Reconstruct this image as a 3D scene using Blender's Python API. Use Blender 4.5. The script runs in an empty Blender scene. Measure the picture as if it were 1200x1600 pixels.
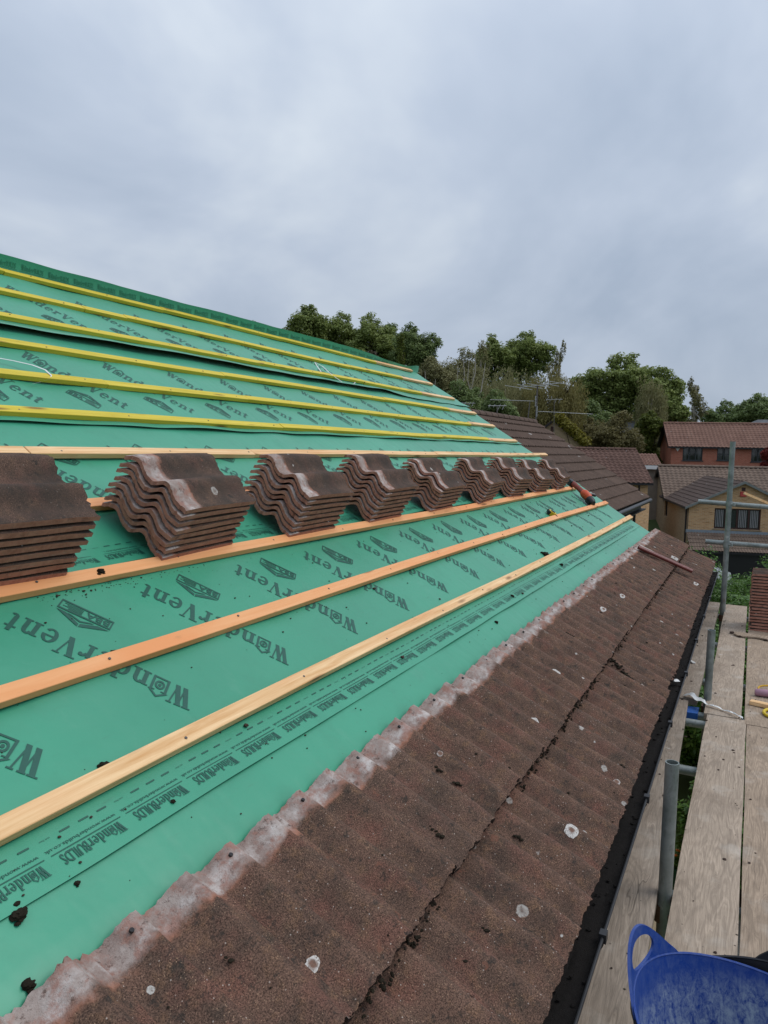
import bpy, bmesh, math, random
import numpy as np
from mathutils import Vector, Matrix, noise as mnoise

R = math.radians
scene = bpy.context.scene
col = scene.collection

# ------------------------------------------------------------------ camera
CZ = 6.8
cam_d = bpy.data.cameras.new("camera")
cam = bpy.data.objects.new("camera", cam_d)
col.objects.link(cam)
CR = Vector((0.89399857, 0.44770015, 0.01819702))
CU = Vector((-0.05467929, 0.06869882, 0.99613787))
CB = Vector((0.44472096, -0.89154083, 0.08589657))
M = Matrix((CR, CU, CB)).transposed().to_4x4()
M.translation = Vector((0, 0, CZ))
cam.matrix_world = M
cam_d.sensor_fit = 'VERTICAL'
cam_d.sensor_height = 24.0
cam_d.lens = 1155.0 / 1600.0 * 24.0
cam_d.clip_start = 0.05
cam_d.clip_end = 3000
scene.camera = cam
scene.render.resolution_x = 768
scene.render.resolution_y = 1024

# ------------------------------------------------------------------ world / sun / exposure
SUN_EL, SUN_AZ = R(54), R(64)          # soft light from behind the clouds
world = bpy.data.worlds.new("World")
scene.world = world
world.use_nodes = True
wn = world.node_tree
wn.nodes.clear()
def wnode(t, **kw):
    n = wn.nodes.new(t)
    for k, v in kw.items():
        setattr(n, k, v)
    return n
w_out = wnode('ShaderNodeOutputWorld')
w_bg = wnode('ShaderNodeBackground')
w_bg.inputs['Strength'].default_value = 0.1
w_sky = wnode('ShaderNodeTexSky', sky_type='NISHITA', sun_disc=False, sun_elevation=SUN_EL, sun_rotation=SUN_AZ)
w_tc = wnode('ShaderNodeTexCoord')
w_sep = wnode('ShaderNodeSeparateXYZ')
wn.links.new(w_tc.outputs['Generated'], w_sep.inputs[0])
w_z = wnode('ShaderNodeMath', operation='MAXIMUM'); w_z.inputs[1].default_value = 0.0
wn.links.new(w_sep.outputs['Z'], w_z.inputs[0])
w_z2 = wnode('ShaderNodeMath', operation='ADD'); w_z2.inputs[1].default_value = 0.42
wn.links.new(w_z.outputs[0], w_z2.inputs[0])
w_dx = wnode('ShaderNodeMath', operation='DIVIDE'); w_dy = wnode('ShaderNodeMath', operation='DIVIDE')
for n, o in ((w_dx, 'X'), (w_dy, 'Y')):
    wn.links.new(w_sep.outputs[o], n.inputs[0]); wn.links.new(w_z2.outputs[0], n.inputs[1])
w_cmb = wnode('ShaderNodeCombineXYZ')
wn.links.new(w_dx.outputs[0], w_cmb.inputs[0]); wn.links.new(w_dy.outputs[0], w_cmb.inputs[1])
w_n1 = wnode('ShaderNodeTexNoise'); w_n1.inputs['Scale'].default_value = 1.75; w_n1.inputs['Detail'].default_value = 5; w_n1.inputs['Roughness'].default_value = 0.53; w_n1.inputs['Distortion'].default_value = 0.35
w_map = wnode('ShaderNodeMapping'); w_map.inputs['Location'].default_value = (2.014, 4.711, 0.0); w_map.inputs['Rotation'].default_value = (0, 0, R(35)); w_map.inputs['Scale'].default_value = (1.0, 0.85, 1)
wn.links.new(w_cmb.outputs[0], w_map.inputs[0]); wn.links.new(w_map.outputs[0], w_n1.inputs['Vector'])
w_r = wnode('ShaderNodeValToRGB')
wn.links.new(w_n1.outputs['Fac'], w_r.inputs[0])
cr = w_r.color_ramp
cr.elements[0].position = 0.34; cr.elements[0].color = (3.65 / 8, 4.35 / 8, 5.45 / 8, 1)
cr.elements[1].position = 0.66; cr.elements[1].color = (5.9 / 8, 6.5 / 8, 7.25 / 8, 1)
e = cr.elements.new(0.50); e.color = (4.55 / 8, 5.22 / 8, 6.3 / 8, 1)
w_sc = wnode('ShaderNodeVectorMath', operation='SCALE'); w_sc.inputs['Scale'].default_value = 8.0
wn.links.new(w_r.outputs['Color'], w_sc.inputs[0])
# overcast luminance: brighter towards the zenith
w_g = wnode('ShaderNodeMapRange'); w_g.inputs['From Min'].default_value = 0.0; w_g.inputs['From Max'].default_value = 1.0
w_g.inputs['To Min'].default_value = 0.95; w_g.inputs['To Max'].default_value = 1.62
wn.links.new(w_z.outputs[0], w_g.inputs['Value'])
w_sc2 = wnode('ShaderNodeVectorMath', operation='SCALE')
wn.links.new(w_sc.outputs[0], w_sc2.inputs[0]); wn.links.new(w_g.outputs[0], w_sc2.inputs['Scale'])
w_mix = wnode('ShaderNodeMix', data_type='RGBA'); w_mix.inputs['Factor'].default_value = 0.94
wn.links.new(w_sky.outputs['Color'], w_mix.inputs['A']); wn.links.new(w_sc2.outputs[0], w_mix.inputs['B'])
wn.links.new(w_mix.outputs['Result'], w_bg.inputs['Color'])
wn.links.new(w_bg.outputs[0], w_out.inputs['Surface'])

sun_d = bpy.data.lights.new("sun", 'SUN')
sun_d.energy = 1.5
sun_d.angle = R(36)
sun_d.color = (1.0, 0.97, 0.93)
sun = bpy.data.objects.new("sun", sun_d)
col.objects.link(sun)
sun.rotation_euler = (R(90) - SUN_EL, 0, R(180) - SUN_AZ)

vs = scene.view_settings
vs.view_transform = 'Standard'
try: vs.look = 'None'
except Exception: pass
vs.gamma = 1.0
vs.exposure = 0.0
vs.use_curve_mapping = False

# ------------------------------------------------------------------ helpers
rnd = random.Random(7)
NR = np.random.default_rng(11)

def at(px, py, depth):
    """world point seen at photo pixel (px, py) at a distance along the camera axis"""
    d = CR * (px - 600) - CU * (py - 800) - CB * 1155.0
    return Vector((0, 0, CZ)) + d * (depth / 1155.0)

class MB:
    """mesh collector"""
    def __init__(s): s.v = []; s.f = []; s.m = []
    def add(s, verts, faces, mi=0):
        o = len(s.v); s.v.extend([tuple(p) for p in verts])
        s.f.extend([tuple(i + o for i in f) for f in faces]); s.m.extend([mi] * len(faces))
    def quad(s, a, b, c, d, mi=0): s.add([a, b, c, d], [(0, 1, 2, 3)], mi)
    def box(s, c0, c1, mi=0, T=None):
        x0, y0, z0 = c0; x1, y1, z1 = c1
        v = [(x0, y0, z0), (x1, y0, z0), (x1, y1, z0), (x0, y1, z0), (x0, y0, z1), (x1, y0, z1), (x1, y1, z1), (x0, y1, z1)]
        if T: v = [T(p) for p in v]
        s.add(v, [(0, 3, 2, 1), (4, 5, 6, 7), (0, 1, 5, 4), (1, 2, 6, 5), (2, 3, 7, 6), (3, 0, 4, 7)], mi)
    def tube(s, p0, p1, r0, r1=None, n=12, cap=True, mi=0, hollow=0):
        p0 = Vector(p0); p1 = Vector(p1); r1 = r0 if r1 is None else r1
        d = (p1 - p0).normalized()
        a = d.orthogonal().normalized(); b = d.cross(a)
        vs_ = []
        for p, r in ((p0, r0), (p1, r1)):
            for i in range(n):
                t = 2 * math.pi * i / n
                vs_.append(p + (a * math.cos(t) + b * math.sin(t)) * r)
        f = [(i, (i + 1) % n, n + (i + 1) % n, n + i) for i in range(n)]
        if hollow:
            for p, r in ((p0, r0 - hollow), (p1, r1 - hollow)):
                for i in range(n):
                    t = 2 * math.pi * i / n
                    vs_.append(p + (a * math.cos(t) + b * math.sin(t)) * r)
            f += [(2 * n + (i + 1) % n, 2 * n + i, 3 * n + i, 3 * n + (i + 1) % n) for i in range(n)]
            f += [((i + 1) % n, i, 2 * n + i, 2 * n + (i + 1) % n) for i in range(n)]
            f += [(n + i, n + (i + 1) % n, 3 * n + (i + 1) % n, 3 * n + i) for i in range(n)]
        elif cap:
            f += [tuple(range(n - 1, -1, -1)), tuple(range(n, 2 * n))]
        s.add(vs_, f, mi)
    def path(s, pts, r, n=8, mi=0):
        pts = [Vector(p) for p in pts]; rings = []
        rr = r if isinstance(r, (list, tuple)) else [r] * len(pts)
        prev = None
        for i, p in enumerate(pts):
            d = (pts[min(i + 1, len(pts) - 1)] - pts[max(i - 1, 0)]).normalized()
            a = d.orthogonal().normalized() if prev is None else (prev - d * prev.dot(d)).normalized()
            prev = a; b = d.cross(a)
            rings.append([p + (a * math.cos(2 * math.pi * k / n) + b * math.sin(2 * math.pi * k / n)) * rr[i] for k in range(n)])
        v = [q for g in rings for q in g]; f = []
        for i in range(len(pts) - 1):
            for k in range(n):
                f.append((i * n + k, i * n + (k + 1) % n, (i + 1) * n + (k + 1) % n, (i + 1) * n + k))
        f += [tuple(range(n - 1, -1, -1)), tuple(range((len(pts) - 1) * n, len(pts) * n))]
        s.add(v, f, mi)
    def grid(s, P, mi=0, flip=False):
        nr, nc = len(P), len(P[0]); v = [q for r_ in P for q in r_]; f = []
        for i in range(nr - 1):
            for j in range(nc - 1):
                q = (i * nc + j, i * nc + j + 1, (i + 1) * nc + j + 1, (i + 1) * nc + j)
                f.append(q[::-1] if flip else q)
        s.add(v, f, mi)
    def mesh(s, name, mats, smooth=False):
        me = bpy.data.meshes.new(name)
        me.from_pydata(s.v, [], s.f)
        for m in (mats if isinstance(mats, (list, tuple)) else [mats]): me.materials.append(m)
        if any(s.m): me.polygons.foreach_set('material_index', s.m)
        if smooth:
            me.polygons.foreach_set('use_smooth', [True] * len(s.f))
            me.set_sharp_from_angle(angle=R(40))
        me.update()
        return me
    def build(s, name, mats, parent=None, smooth=False, **kw):
        return link(name, s.mesh(name, mats, smooth), parent, **kw)

def link(name, me, parent=None, label=None, cat=None, group=None, kind=None, mw=None):
    o = bpy.data.objects.new(name, me); col.objects.link(o)
    if parent: o.parent = parent
    if mw is not None: o.matrix_local = mw
    return tag(o, label, cat, group, kind)
def tag(o, label=None, cat=None, group=None, kind=None):
    if label: o['label'] = label
    if cat:
        o['category'] = cat
        if not kind: o['kind'] = 'thing'
    if group: o['group'] = group
    if kind: o['kind'] = kind
    return o
def thing(name, label, cat, loc=(0, 0, 0), rz=0, group=None):
    o = link(name, None, None, label, cat, group)
    o.location = loc; o.rotation_euler = (0, 0, rz)
    o.empty_display_size = 0.2
    return o
def bevelled(o, w=0.002, seg=1):
    m = o.modifiers.new('bevel', 'BEVEL'); m.width = w; m.segments = seg; m.limit_method = 'ANGLE'
    return o
def frame(o, x, y, z):
    """matrix from origin and three axis vectors"""
    m = Matrix((x, y, z)).transposed().to_4x4(); m.translation = o
    return m

# ------------------------------------------------------------------ materials
class G:
    def __init__(s, name):
        s.mat = bpy.data.materials.new(name); s.mat.use_nodes = True
        s.t = s.mat.node_tree; s.t.nodes.clear()
        s.out = s.n('ShaderNodeOutputMaterial'); s.b = s.n('ShaderNodeBsdfPrincipled')
        s.t.links.new(s.b.outputs[0], s.out.inputs[0])
        s.tc = s.n('ShaderNodeTexCoord'); s.obj = s.tc.outputs['Object']
    def n(s, t, **kw):
        n = s.t.nodes.new(t)
        for k, v in kw.items(): setattr(n, k, v)
        return n
    def put(s, sock, v):
        if isinstance(v, bpy.types.NodeSocket): s.t.links.new(v, sock)
        elif isinstance(v, (tuple, list)) and len(v) == 3 and sock.type == 'RGBA': sock.default_value = (*v, 1)
        else: sock.default_value = v
    def noise(s, vec, scale, detail=4, rough=0.55, dist=0.0):
        n = s.n('ShaderNodeTexNoise'); s.put(n.inputs['Vector'], vec)
        n.inputs['Scale'].default_value = scale; n.inputs['Detail'].default_value = detail
        n.inputs['Roughness'].default_value = rough; n.inputs['Distortion'].default_value = dist
        return n.outputs['Fac']
    def vor(s, vec, scale, out='Distance', feature='F1', rand=1.0):
        n = s.n('ShaderNodeTexVoronoi', feature=feature); s.put(n.inputs['Vector'], vec)
        n.inputs['Scale'].default_value = scale; n.inputs['Randomness'].default_value = rand
        return n.outputs[out]
    def map(s, vec, scale=(1, 1, 1), loc=(0, 0, 0), rot=(0, 0, 0)):
        n = s.n('ShaderNodeMapping'); s.put(n.inputs['Vector'], vec)
        n.inputs['Scale'].default_value = scale; n.inputs['Location'].default_value = loc; n.inputs['Rotation'].default_value = rot
        return n.outputs[0]
    def ramp(s, fac, stops, interp='LINEAR'):
        n = s.n('ShaderNodeValToRGB'); s.put(n.inputs[0], fac); c = n.color_ramp; c.interpolation = interp
        while len(c.elements) < len(stops): c.elements.new(0.5)
        for e_, (p, v) in zip(c.elements, stops):
            e_.position = p; e_.color = (*v, 1) if isinstance(v, (tuple, list)) else (v, v, v, 1)
        return n.outputs[0]
    def rng(s, v, a, b, c=0.0, d=1.0):
        n = s.n('ShaderNodeMapRange'); s.put(n.inputs['Value'], v)
        for k, x in zip(('From Min', 'From Max', 'To Min', 'To Max'), (a, b, c, d)): n.inputs[k].default_value = x
        return n.outputs[0]
    def mix(s, fac, a, b, mode='MIX'):
        n = s.n('ShaderNodeMix', data_type='RGBA', blend_type=mode)
        s.put(n.inputs['Factor'], fac); s.put(n.inputs['A'], a); s.put(n.inputs['B'], b)
        return n.outputs['Result']
    def math(s, op, a, b=0.0, clamp=False):
        n = s.n('ShaderNodeMath', operation=op, use_clamp=clamp); s.put(n.inputs[0], a); s.put(n.inputs[1], b)
        return n.outputs[0]
    def vadd(s, a, b):
        n = s.n('ShaderNodeVectorMath', operation='ADD'); s.put(n.inputs[0], a); s.put(n.inputs[1], b); return n.outputs[0]
    def rand_off(s, k=37.0):
        """per object random offset, so copies do not repeat"""
        oi = s.n('ShaderNodeObjectInfo'); c = s.n('ShaderNodeCombineXYZ')
        s.put(c.inputs[0], s.math('MULTIPLY', oi.outputs['Random'], k)); s.put(c.inputs[1], s.math('MULTIPLY', oi.outputs['Random'], k * 1.7))
        s.rand = oi.outputs['Random']
        return s.vadd(s.obj, c.outputs[0])
    def xyz(s, v):
        n = s.n('ShaderNodeSeparateXYZ'); s.put(n.inputs[0], v); return n.outputs
    def bump(s, h, strength=0.4, dist=0.01, prev=None):
        n = s.n('ShaderNodeBump'); s.put(n.inputs['Height'], h); n.inputs['Strength'].default_value = strength; n.inputs['Distance'].default_value = dist
        if prev is not None: s.put(n.inputs['Normal'], prev)
        return n.outputs[0]
    def done(s, color, rough=0.7, normal=None, spec=0.5, metal=0.0):
        s.put(s.b.inputs['Base Color'], color); s.put(s.b.inputs['Roughness'], rough)
        s.put(s.b.inputs['Specular IOR Level'], spec); s.put(s.b.inputs['Metallic'], metal)
        if normal is not None: s.put(s.b.inputs['Normal'], normal)
        return s.mat

def plain(name, c, rough=0.6, var=0.25, scale=8, spec=0.4, metal=0.0, bump=0.0):
    g = G(name); nz = g.noise(g.obj, scale, 5, 0.6)
    cc = g.mix(nz, tuple(x * (1 - var) for x in c), tuple(min(1, x * (1 + var)) for x in c))
    nm = g.bump(g.noise(g.obj, scale * 6, 3), bump, 0.004) if bump else None
    return g.done(cc, rough, nm, spec, metal)

def m_membrane(name, c):
    g = G(name)
    n1 = g.noise(g.obj, 1.1, 4, 0.5); n2 = g.noise(g.obj, 9, 4, 0.6); n3 = g.noise(g.obj, 260, 2, 0.5)
    cc = g.mix(g.rng(n1, 0.3, 0.7), tuple(x * 0.90 for x in c), tuple(x * 1.08 for x in c))
    cc = g.mix(g.math('MULTIPLY', g.rng(n2, 0.52, 0.75), 0.30), cc, tuple(x * 0.72 for x in c))
    dust = g.rng(g.noise(g.map(g.obj, (1, 2.6, 1)), 3.3, 6, 0.68), 0.60, 0.80)
    cc = g.mix(g.math('MULTIPLY', dust, 0.22), cc, (0.16, 0.36, 0.26))
    scuff = g.rng(g.noise(g.map(g.obj, (5, 1.2, 5), rot=(0, 0, R(25))), 6, 6, 0.75, 0.6), 0.62, 0.70)
    cc = g.mix(g.math('MULTIPLY', scuff, 0.30), cc, tuple(x * 0.55 + 0.02 for x in c))
    specks = g.rng(g.vor(g.obj, 46), 0.05, 0.075, 1.0, 0.0)
    keep = g.rng(g.noise(g.obj, 3.0, 3, 0.6), 0.60, 0.66)
    cc = g.mix(g.math('MULTIPLY', specks, keep), cc, (0.02, 0.022, 0.016))
    nb = g.bump(n3, 0.06, 0.001)
    nb = g.bump(g.noise(g.obj, 7, 3, 0.5), 0.25, 0.012, nb)
    nb = g.bump(g.noise(g.map(g.obj, (1.0, 5.0, 1.0), rot=(0, 0, R(8))), 2.2, 2, 0.4), 0.14, 0.02, nb)
    g.b.inputs['Sheen Weight'].default_value = 0.22; g.b.inputs['Sheen Roughness'].default_value = 0.35
    return g.done(cc, 0.43, nb, 0.62)

def m_batten(name, painted, warm=0.0):
    g = G(name); o = g.rand_off()
    ln = g.map(o, (1.2, 26, 26))
    gr = g.noise(ln, 2.0, 6, 0.65, 0.4)
    if painted:
        base = g.mix(g.rng(gr, 0.3, 0.7), (0.52, 0.40, 0.022), (0.72, 0.57, 0.07))
        worn = g.rng(g.noise(g.map(o, (2.5, 30, 30)), 1.6, 5, 0.6), 0.66, 0.82)
        base = g.mix(g.math('MULTIPLY', worn, 0.55), base, (0.55, 0.40, 0.16))
    else:
        big = g.noise(g.map(o, (1.0, 3, 3)), 1.3, 3, 0.5)
        base = g.mix(g.rng(gr, 0.3, 0.7), (0.62, 0.335, 0.13), (0.93, 0.66, 0.37))
        base = g.mix(g.math('MULTIPLY', g.rng(big, 0.50, 0.68), 0.35 + 0.5 * warm), base, (0.72, 0.25, 0.085))
        base = g.mix(0.66 * warm, base, (0.84, 0.335, 0.13))
        base = g.mix(g.math('MULTIPLY', g.rand, 0.18), base, (0.72, 0.36, 0.14))
    kn = g.vor(g.map(o, (2.6, 14, 14)), 1.0)
    knot = g.rng(kn, 0.07, 0.20, 1.0, 0.0)
    base = g.mix(g.math('MULTIPLY', knot, 0.8), base, (0.16, 0.06, 0.02))
    # stain running along the piece
    st = g.rng(g.noise(g.map(o, (3, 9, 9)), 2.2, 5, 0.6), 0.63, 0.78)
    base = g.mix(g.math('MULTIPLY', st, 0.45), base, (0.30, 0.17, 0.07))
    nb = g.bump(gr, 0.25, 0.002)
    return g.done(base, 0.62, nb, 0.3)

def m_tile(name, on_roof):
    """weathered concrete pantile; local y runs from tail (0) to head, z is the outer face"""
    g = G(name); o = g.rand_off()
    xyz = g.xyz(g.obj)
    big = g.noise(o, 7, 5, 0.62); mid = g.noise(o, 26, 5, 0.7); fine = g.noise(o, 320, 3, 0.7)
    c = g.mix(g.rng(big, 0.34, 0.66), (0.078, 0.051, 0.039), (0.152, 0.090, 0.066))
    c = g.mix(g.math('MULTIPLY', g.rng(mid, 0.52, 0.70), 0.75), c, (0.185, 0.108, 0.065))
    c = g.mix(g.math('MULTIPLY', g.rng(g.noise(g.vadd(o, (3, 1, 2)), 13, 4, 0.6), 0.56, 0.72), 0.6), c, (0.036, 0.036, 0.030))
    c = g.mix(g.math('MULTIPLY', g.rng(g.noise(g.vadd(o, (9, 5, 2)), 9, 5, 0.6), 0.50, 0.66), 0.60), c, (0.165, 0.074, 0.056))
    c = g.mix(g.math('MULTIPLY', g.math('SUBTRACT', g.rand, 0.5), 0.5), c, (0.10, 0.08, 0.066))
    c = g.mix(g.rng(fine, 0.36, 0.70), g.mix(1.0, c, (0.34, 0.33, 0.32), 'MULTIPLY'), g.mix(1.0, c, (1.85, 1.78, 1.7), 'MULTIPLY'))
    # bright grains in the weathered face
    gr = g.n('ShaderNodeTexVoronoi'); g.put(gr.inputs['Vector'], o); gr.inputs['Scale'].default_value = 230
    grain = g.rng(gr.outputs['Distance'], 0.14, 0.30, 1.0, 0.0)
    pick = g.rng(g.xyz(gr.outputs['Color'])[0], 0.70, 0.80)
    grain = g.math('MULTIPLY', g.math('MULTIPLY', grain, pick), g.rng(g.noise(o, 17, 3, 0.6), 0.38, 0.58))
    c = g.mix(g.math('MULTIPLY', grain, 0.85), c, (0.50, 0.33, 0.21))
    g2 = g.n('ShaderNodeTexVoronoi'); g.put(g2.inputs['Vector'], g.vadd(o, (3, 4, 5))); g2.inputs['Scale'].default_value = 120
    sp2 = g.math('MULTIPLY', g.rng(g2.outputs['Distance'], 0.12, 0.24, 1.0, 0.0), g.rng(g.xyz(g2.outputs['Color'])[1], 0.90, 0.92))
    c = g.mix(g.math('MULTIPLY', sp2, 0.8), c, (0.50, 0.42, 0.36))
    c = g.mix(g.math('MULTIPLY', g.rng(g.noise(g.vadd(o, (5, 9, 1)), 34, 5, 0.75), 0.57, 0.66), 0.75), c, (0.030, 0.027, 0.023))
    if not on_roof: c = g.mix(g.rng(big, 0.30, 0.60, 0.85, 0.35), c, (0.046, 0.036, 0.029))
    # lichen: pale discs, moss: black patches
    def discs(scale, thr, r0, colr, off, amt=0.9, wb=0.008, hole=0.0):
        nonlocal c
        v = g.n('ShaderNodeTexVoronoi'); wob = g.n('ShaderNodeTexNoise'); g.put(wob.inputs['Vector'], o); wob.inputs['Scale'].default_value = 60
        wv = g.n('ShaderNodeVectorMath', operation='SCALE'); g.put(wv.inputs[0], wob.outputs['Color']); wv.inputs['Scale'].default_value = wb
        g.put(v.inputs['Vector'], g.vadd(g.vadd(o, off), wv.outputs[0])); v.inputs['Scale'].default_value = scale
        rc = g.xyz(v.outputs['Color'])
        size = g.math('MULTIPLY', rc[1], r0)
        d = g.math('SUBTRACT', v.outputs['Distance'], size)
        m = g.math('MULTIPLY', g.rng(d, -0.03, 0.0, 1.0, 0.0), g.rng(rc[0], thr, thr + 0.004))
        m = g.math('MULTIPLY', m, g.rng(g.noise(o, 120, 4, 0.7), 0.36, 0.52, 0.35, 1.0))
        if hole: m = g.math('MULTIPLY', m, g.rng(d, -0.20, -0.07, 1.0 - hole, 1.0))
        c = g.mix(g.math('MULTIPLY', m, amt), c, colr)
    discs(22, 0.84, 0.30, (0.026, 0.025, 0.022), (1.3, 0.2, 0.7), 0.75, 0.04)
    discs(12, 0.93, 0.27, (0.46, 0.43, 0.39), (5.2, 2.2, 0.1), 0.85, 0.014, 0.75)
    discs(30, 0.965, 0.34, (0.55, 0.53, 0.49), (2.2, 7.2, 3.1), 0.9, 0.008, 0.5)
    discs(26, 0.93, 0.36, (0.20, 0.085, 0.055), (8.2, 1.2, 2.1), 0.6, 0.04)
    # head strip that was under the next course: pale with pink edges
    wob = g.noise(o, 16, 5, 0.65); wob2 = g.noise(g.vadd(o, (4, 4, 4)), 36, 5, 0.7)
    edge = g.math('ADD', xyz[1], g.math('MULTIPLY', g.math('SUBTRACT', wob, 0.5), 0.055))
    edge = g.math('ADD', edge, g.math('MULTIPLY', g.math('SUBTRACT', g.rand, 0.5), 0.03))
    edge = g.math('ADD', edge, g.math('MULTIPLY', g.math('SUBTRACT', wob2, 0.5), 0.03))
    pale = g.mix(g.rng(g.noise(o, 14, 6, 0.7), 0.36, 0.64), (0.235, 0.165, 0.140), (0.41, 0.345, 0.31))
    streak = g.math('MULTIPLY', g.rng(g.noise(g.vadd(o, (3, 2, 6)), 11, 5, 0.65), 0.46, 0.60), g.math('MULTIPLY', g.rng(edge, 0.345, 0.375), g.rng(edge, 0.395, 0.425, 1.0, 0.0)))
    pale = g.mix(g.math('MULTIPLY', streak, 0.70), pale, (0.62, 0.58, 0.55))
    pale = g.mix(g.math('MULTIPLY', g.rng(g.noise(g.vadd(o, (7, 7, 1)), 22, 5, 0.7), 0.48, 0.62), 0.65), pale, (0.31, 0.140, 0.10))
    pale = g.mix(g.math('MULTIPLY', g.rng(g.noise(g.vadd(o, (1, 9, 3)), 40, 6, 0.8), 0.56, 0.66), 0.85), pale, (0.085, 0.05, 0.038))
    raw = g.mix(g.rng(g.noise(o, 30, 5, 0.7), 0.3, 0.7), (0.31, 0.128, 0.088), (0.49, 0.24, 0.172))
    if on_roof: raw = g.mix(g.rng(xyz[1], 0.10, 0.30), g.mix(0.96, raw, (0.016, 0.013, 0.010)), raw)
    h0 = 0.362 if on_roof else 0.350
    c = g.mix(g.math('MULTIPLY', g.rng(edge, h0 - 0.014, h0 - 0.004), g.rng(g.noise(g.vadd(o, (2, 8, 5)), 14, 4, 0.6), 0.42, 0.60)), c, (0.34, 0.155, 0.10))
    c = g.mix(g.rng(edge, h0 - 0.006, h0 + 0.016), c, pale)
    # faces that never saw the weather
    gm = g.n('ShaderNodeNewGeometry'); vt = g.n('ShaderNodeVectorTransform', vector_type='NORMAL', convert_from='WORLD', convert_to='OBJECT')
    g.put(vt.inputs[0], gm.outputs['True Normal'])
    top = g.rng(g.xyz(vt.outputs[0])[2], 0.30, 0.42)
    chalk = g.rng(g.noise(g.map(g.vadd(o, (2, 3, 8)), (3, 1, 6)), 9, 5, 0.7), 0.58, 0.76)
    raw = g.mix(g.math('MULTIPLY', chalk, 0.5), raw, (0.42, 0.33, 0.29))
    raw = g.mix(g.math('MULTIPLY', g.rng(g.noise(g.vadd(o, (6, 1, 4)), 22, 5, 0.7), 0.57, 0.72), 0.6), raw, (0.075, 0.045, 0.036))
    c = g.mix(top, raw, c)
    nb = g.bump(fine, 0.7, 0.003)
    nb = g.bump(mid, 0.7, 0.007, nb)
    return g.done(c, 0.88, nb, 0.25)

def m_far_tile(name, ca, cb):
    g = G(name); o = g.rand_off()
    n1 = g.noise(o, 1.3, 5, 0.65); n2 = g.noise(o, 14, 4, 0.7); n3 = g.noise(o, 90, 3, 0.7)
    c = g.mix(g.rng(n1, 0.3, 0.7), ca, cb)
    c = g.mix(g.math('MULTIPLY', g.rng(n2, 0.55, 0.72), 0.6), c, tuple(x * 1.6 for x in cb))
    c = g.mix(g.math('MULTIPLY', g.rng(n3, 0.5, 0.8), 0.4), c, tuple(x * 0.45 for x in ca))
    v = g.n('ShaderNodeTexVoronoi'); g.put(v.inputs['Vector'], o); v.inputs['Scale'].default_value = 2.6
    m = g.math('MULTIPLY', g.rng(v.outputs['Distance'], 0.10, 0.16, 1.0, 0.0), g.rng(g.xyz(v.outputs['Color'])[0], 0.72, 0.74))
    m = g.math('MULTIPLY', m, g.rng(g.noise(o, 16, 3, 0.6), 0.45, 0.6))
    c = g.mix(g.math('MULTIPLY', m, 0.9), c, (0.55, 0.53, 0.50))
    return g.done(c, 0.9, g.bump(n3, 0.4, 0.01), 0.2)

def m_plank(name, tint):
    g = G(name); o = g.rand_off(61.0)
    wv = g.noise(g.map(o, (9, 1.1, 9)), 1.2, 3, 0.5)
    q = g.vadd(g.map(o, (34, 1.0, 34)), g.mix(1.0, (0, 0, 0), (0, 0, 0)))
    cmb = g.n('ShaderNodeCombineXYZ'); g.put(cmb.inputs[0], g.math('MULTIPLY', wv, 14.0))
    gr = g.noise(g.vadd(g.map(o, (30, 1.4, 30)), cmb.outputs[0]), 1.6, 7, 0.7)
    fine = g.noise(g.map(o, (420, 9, 420)), 1.0, 4, 0.75)
    rg = g.math('SINE', g.math('MULTIPLY', g.noise(g.map(o, (7.5, 0.85, 7.5)), 1.0, 2, 0.45), 170.0))
    rings = g.rng(rg, -0.2, 0.9)
    c = g.mix(g.rng(gr, 0.30, 0.68), tuple(x * 0.62 for x in tint), tuple(x * 1.22 for x in tint))
    c = g.mix(g.math('MULTIPLY', g.rng(fine, 0.50, 0.68), 0.6), c, tuple(x * 0.38 for x in tint))
    c = g.mix(g.math('MULTIPLY', rings, 0.30), c, tuple(x * 0.45 for x in tint))
    st = g.rng(g.noise(o, 3.2, 6, 0.65), 0.52, 0.74)
    c = g.mix(g.math('MULTIPLY', st, 0.6), c, (0.19, 0.14, 0.10))
    c = g.mix(g.math('MULTIPLY', g.rng(g.noise(g.vadd(o, (3, 8, 2)), 5, 5, 0.6), 0.56, 0.72), 0.45), c, (0.50, 0.45, 0.39))
    sp = g.math('MULTIPLY', g.rng(g.vor(o, 21), 0.06, 0.12, 1.0, 0.0), g.rng(g.noise(o, 3.3, 2), 0.52, 0.58))
    c = g.mix(sp, c, (0.03, 0.024, 0.018))
    wh = g.math('MULTIPLY', g.rng(g.noise(g.vadd(o, (5, 2, 9)), 13, 5, 0.6), 0.68, 0.71), g.rng(g.noise(o, 1.4, 2), 0.50, 0.58))
    c = g.mix(g.math('MULTIPLY', wh, 0.8), c, (0.66, 0.63, 0.58))
    crack = g.rng(g.noise(g.vadd(g.map(o, (46, 0.55, 46)), cmb.outputs[0]), 1.1, 2, 0.4), 0.70, 0.73)
    c = g.mix(g.math('MULTIPLY', crack, 0.6), c, (0.07, 0.055, 0.043))
    nb = g.bump(gr, 0.5, 0.004); nb = g.bump(fine, 0.35, 0.002, nb)
    return g.done(c, 0.85, nb, 0.2)

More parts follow.
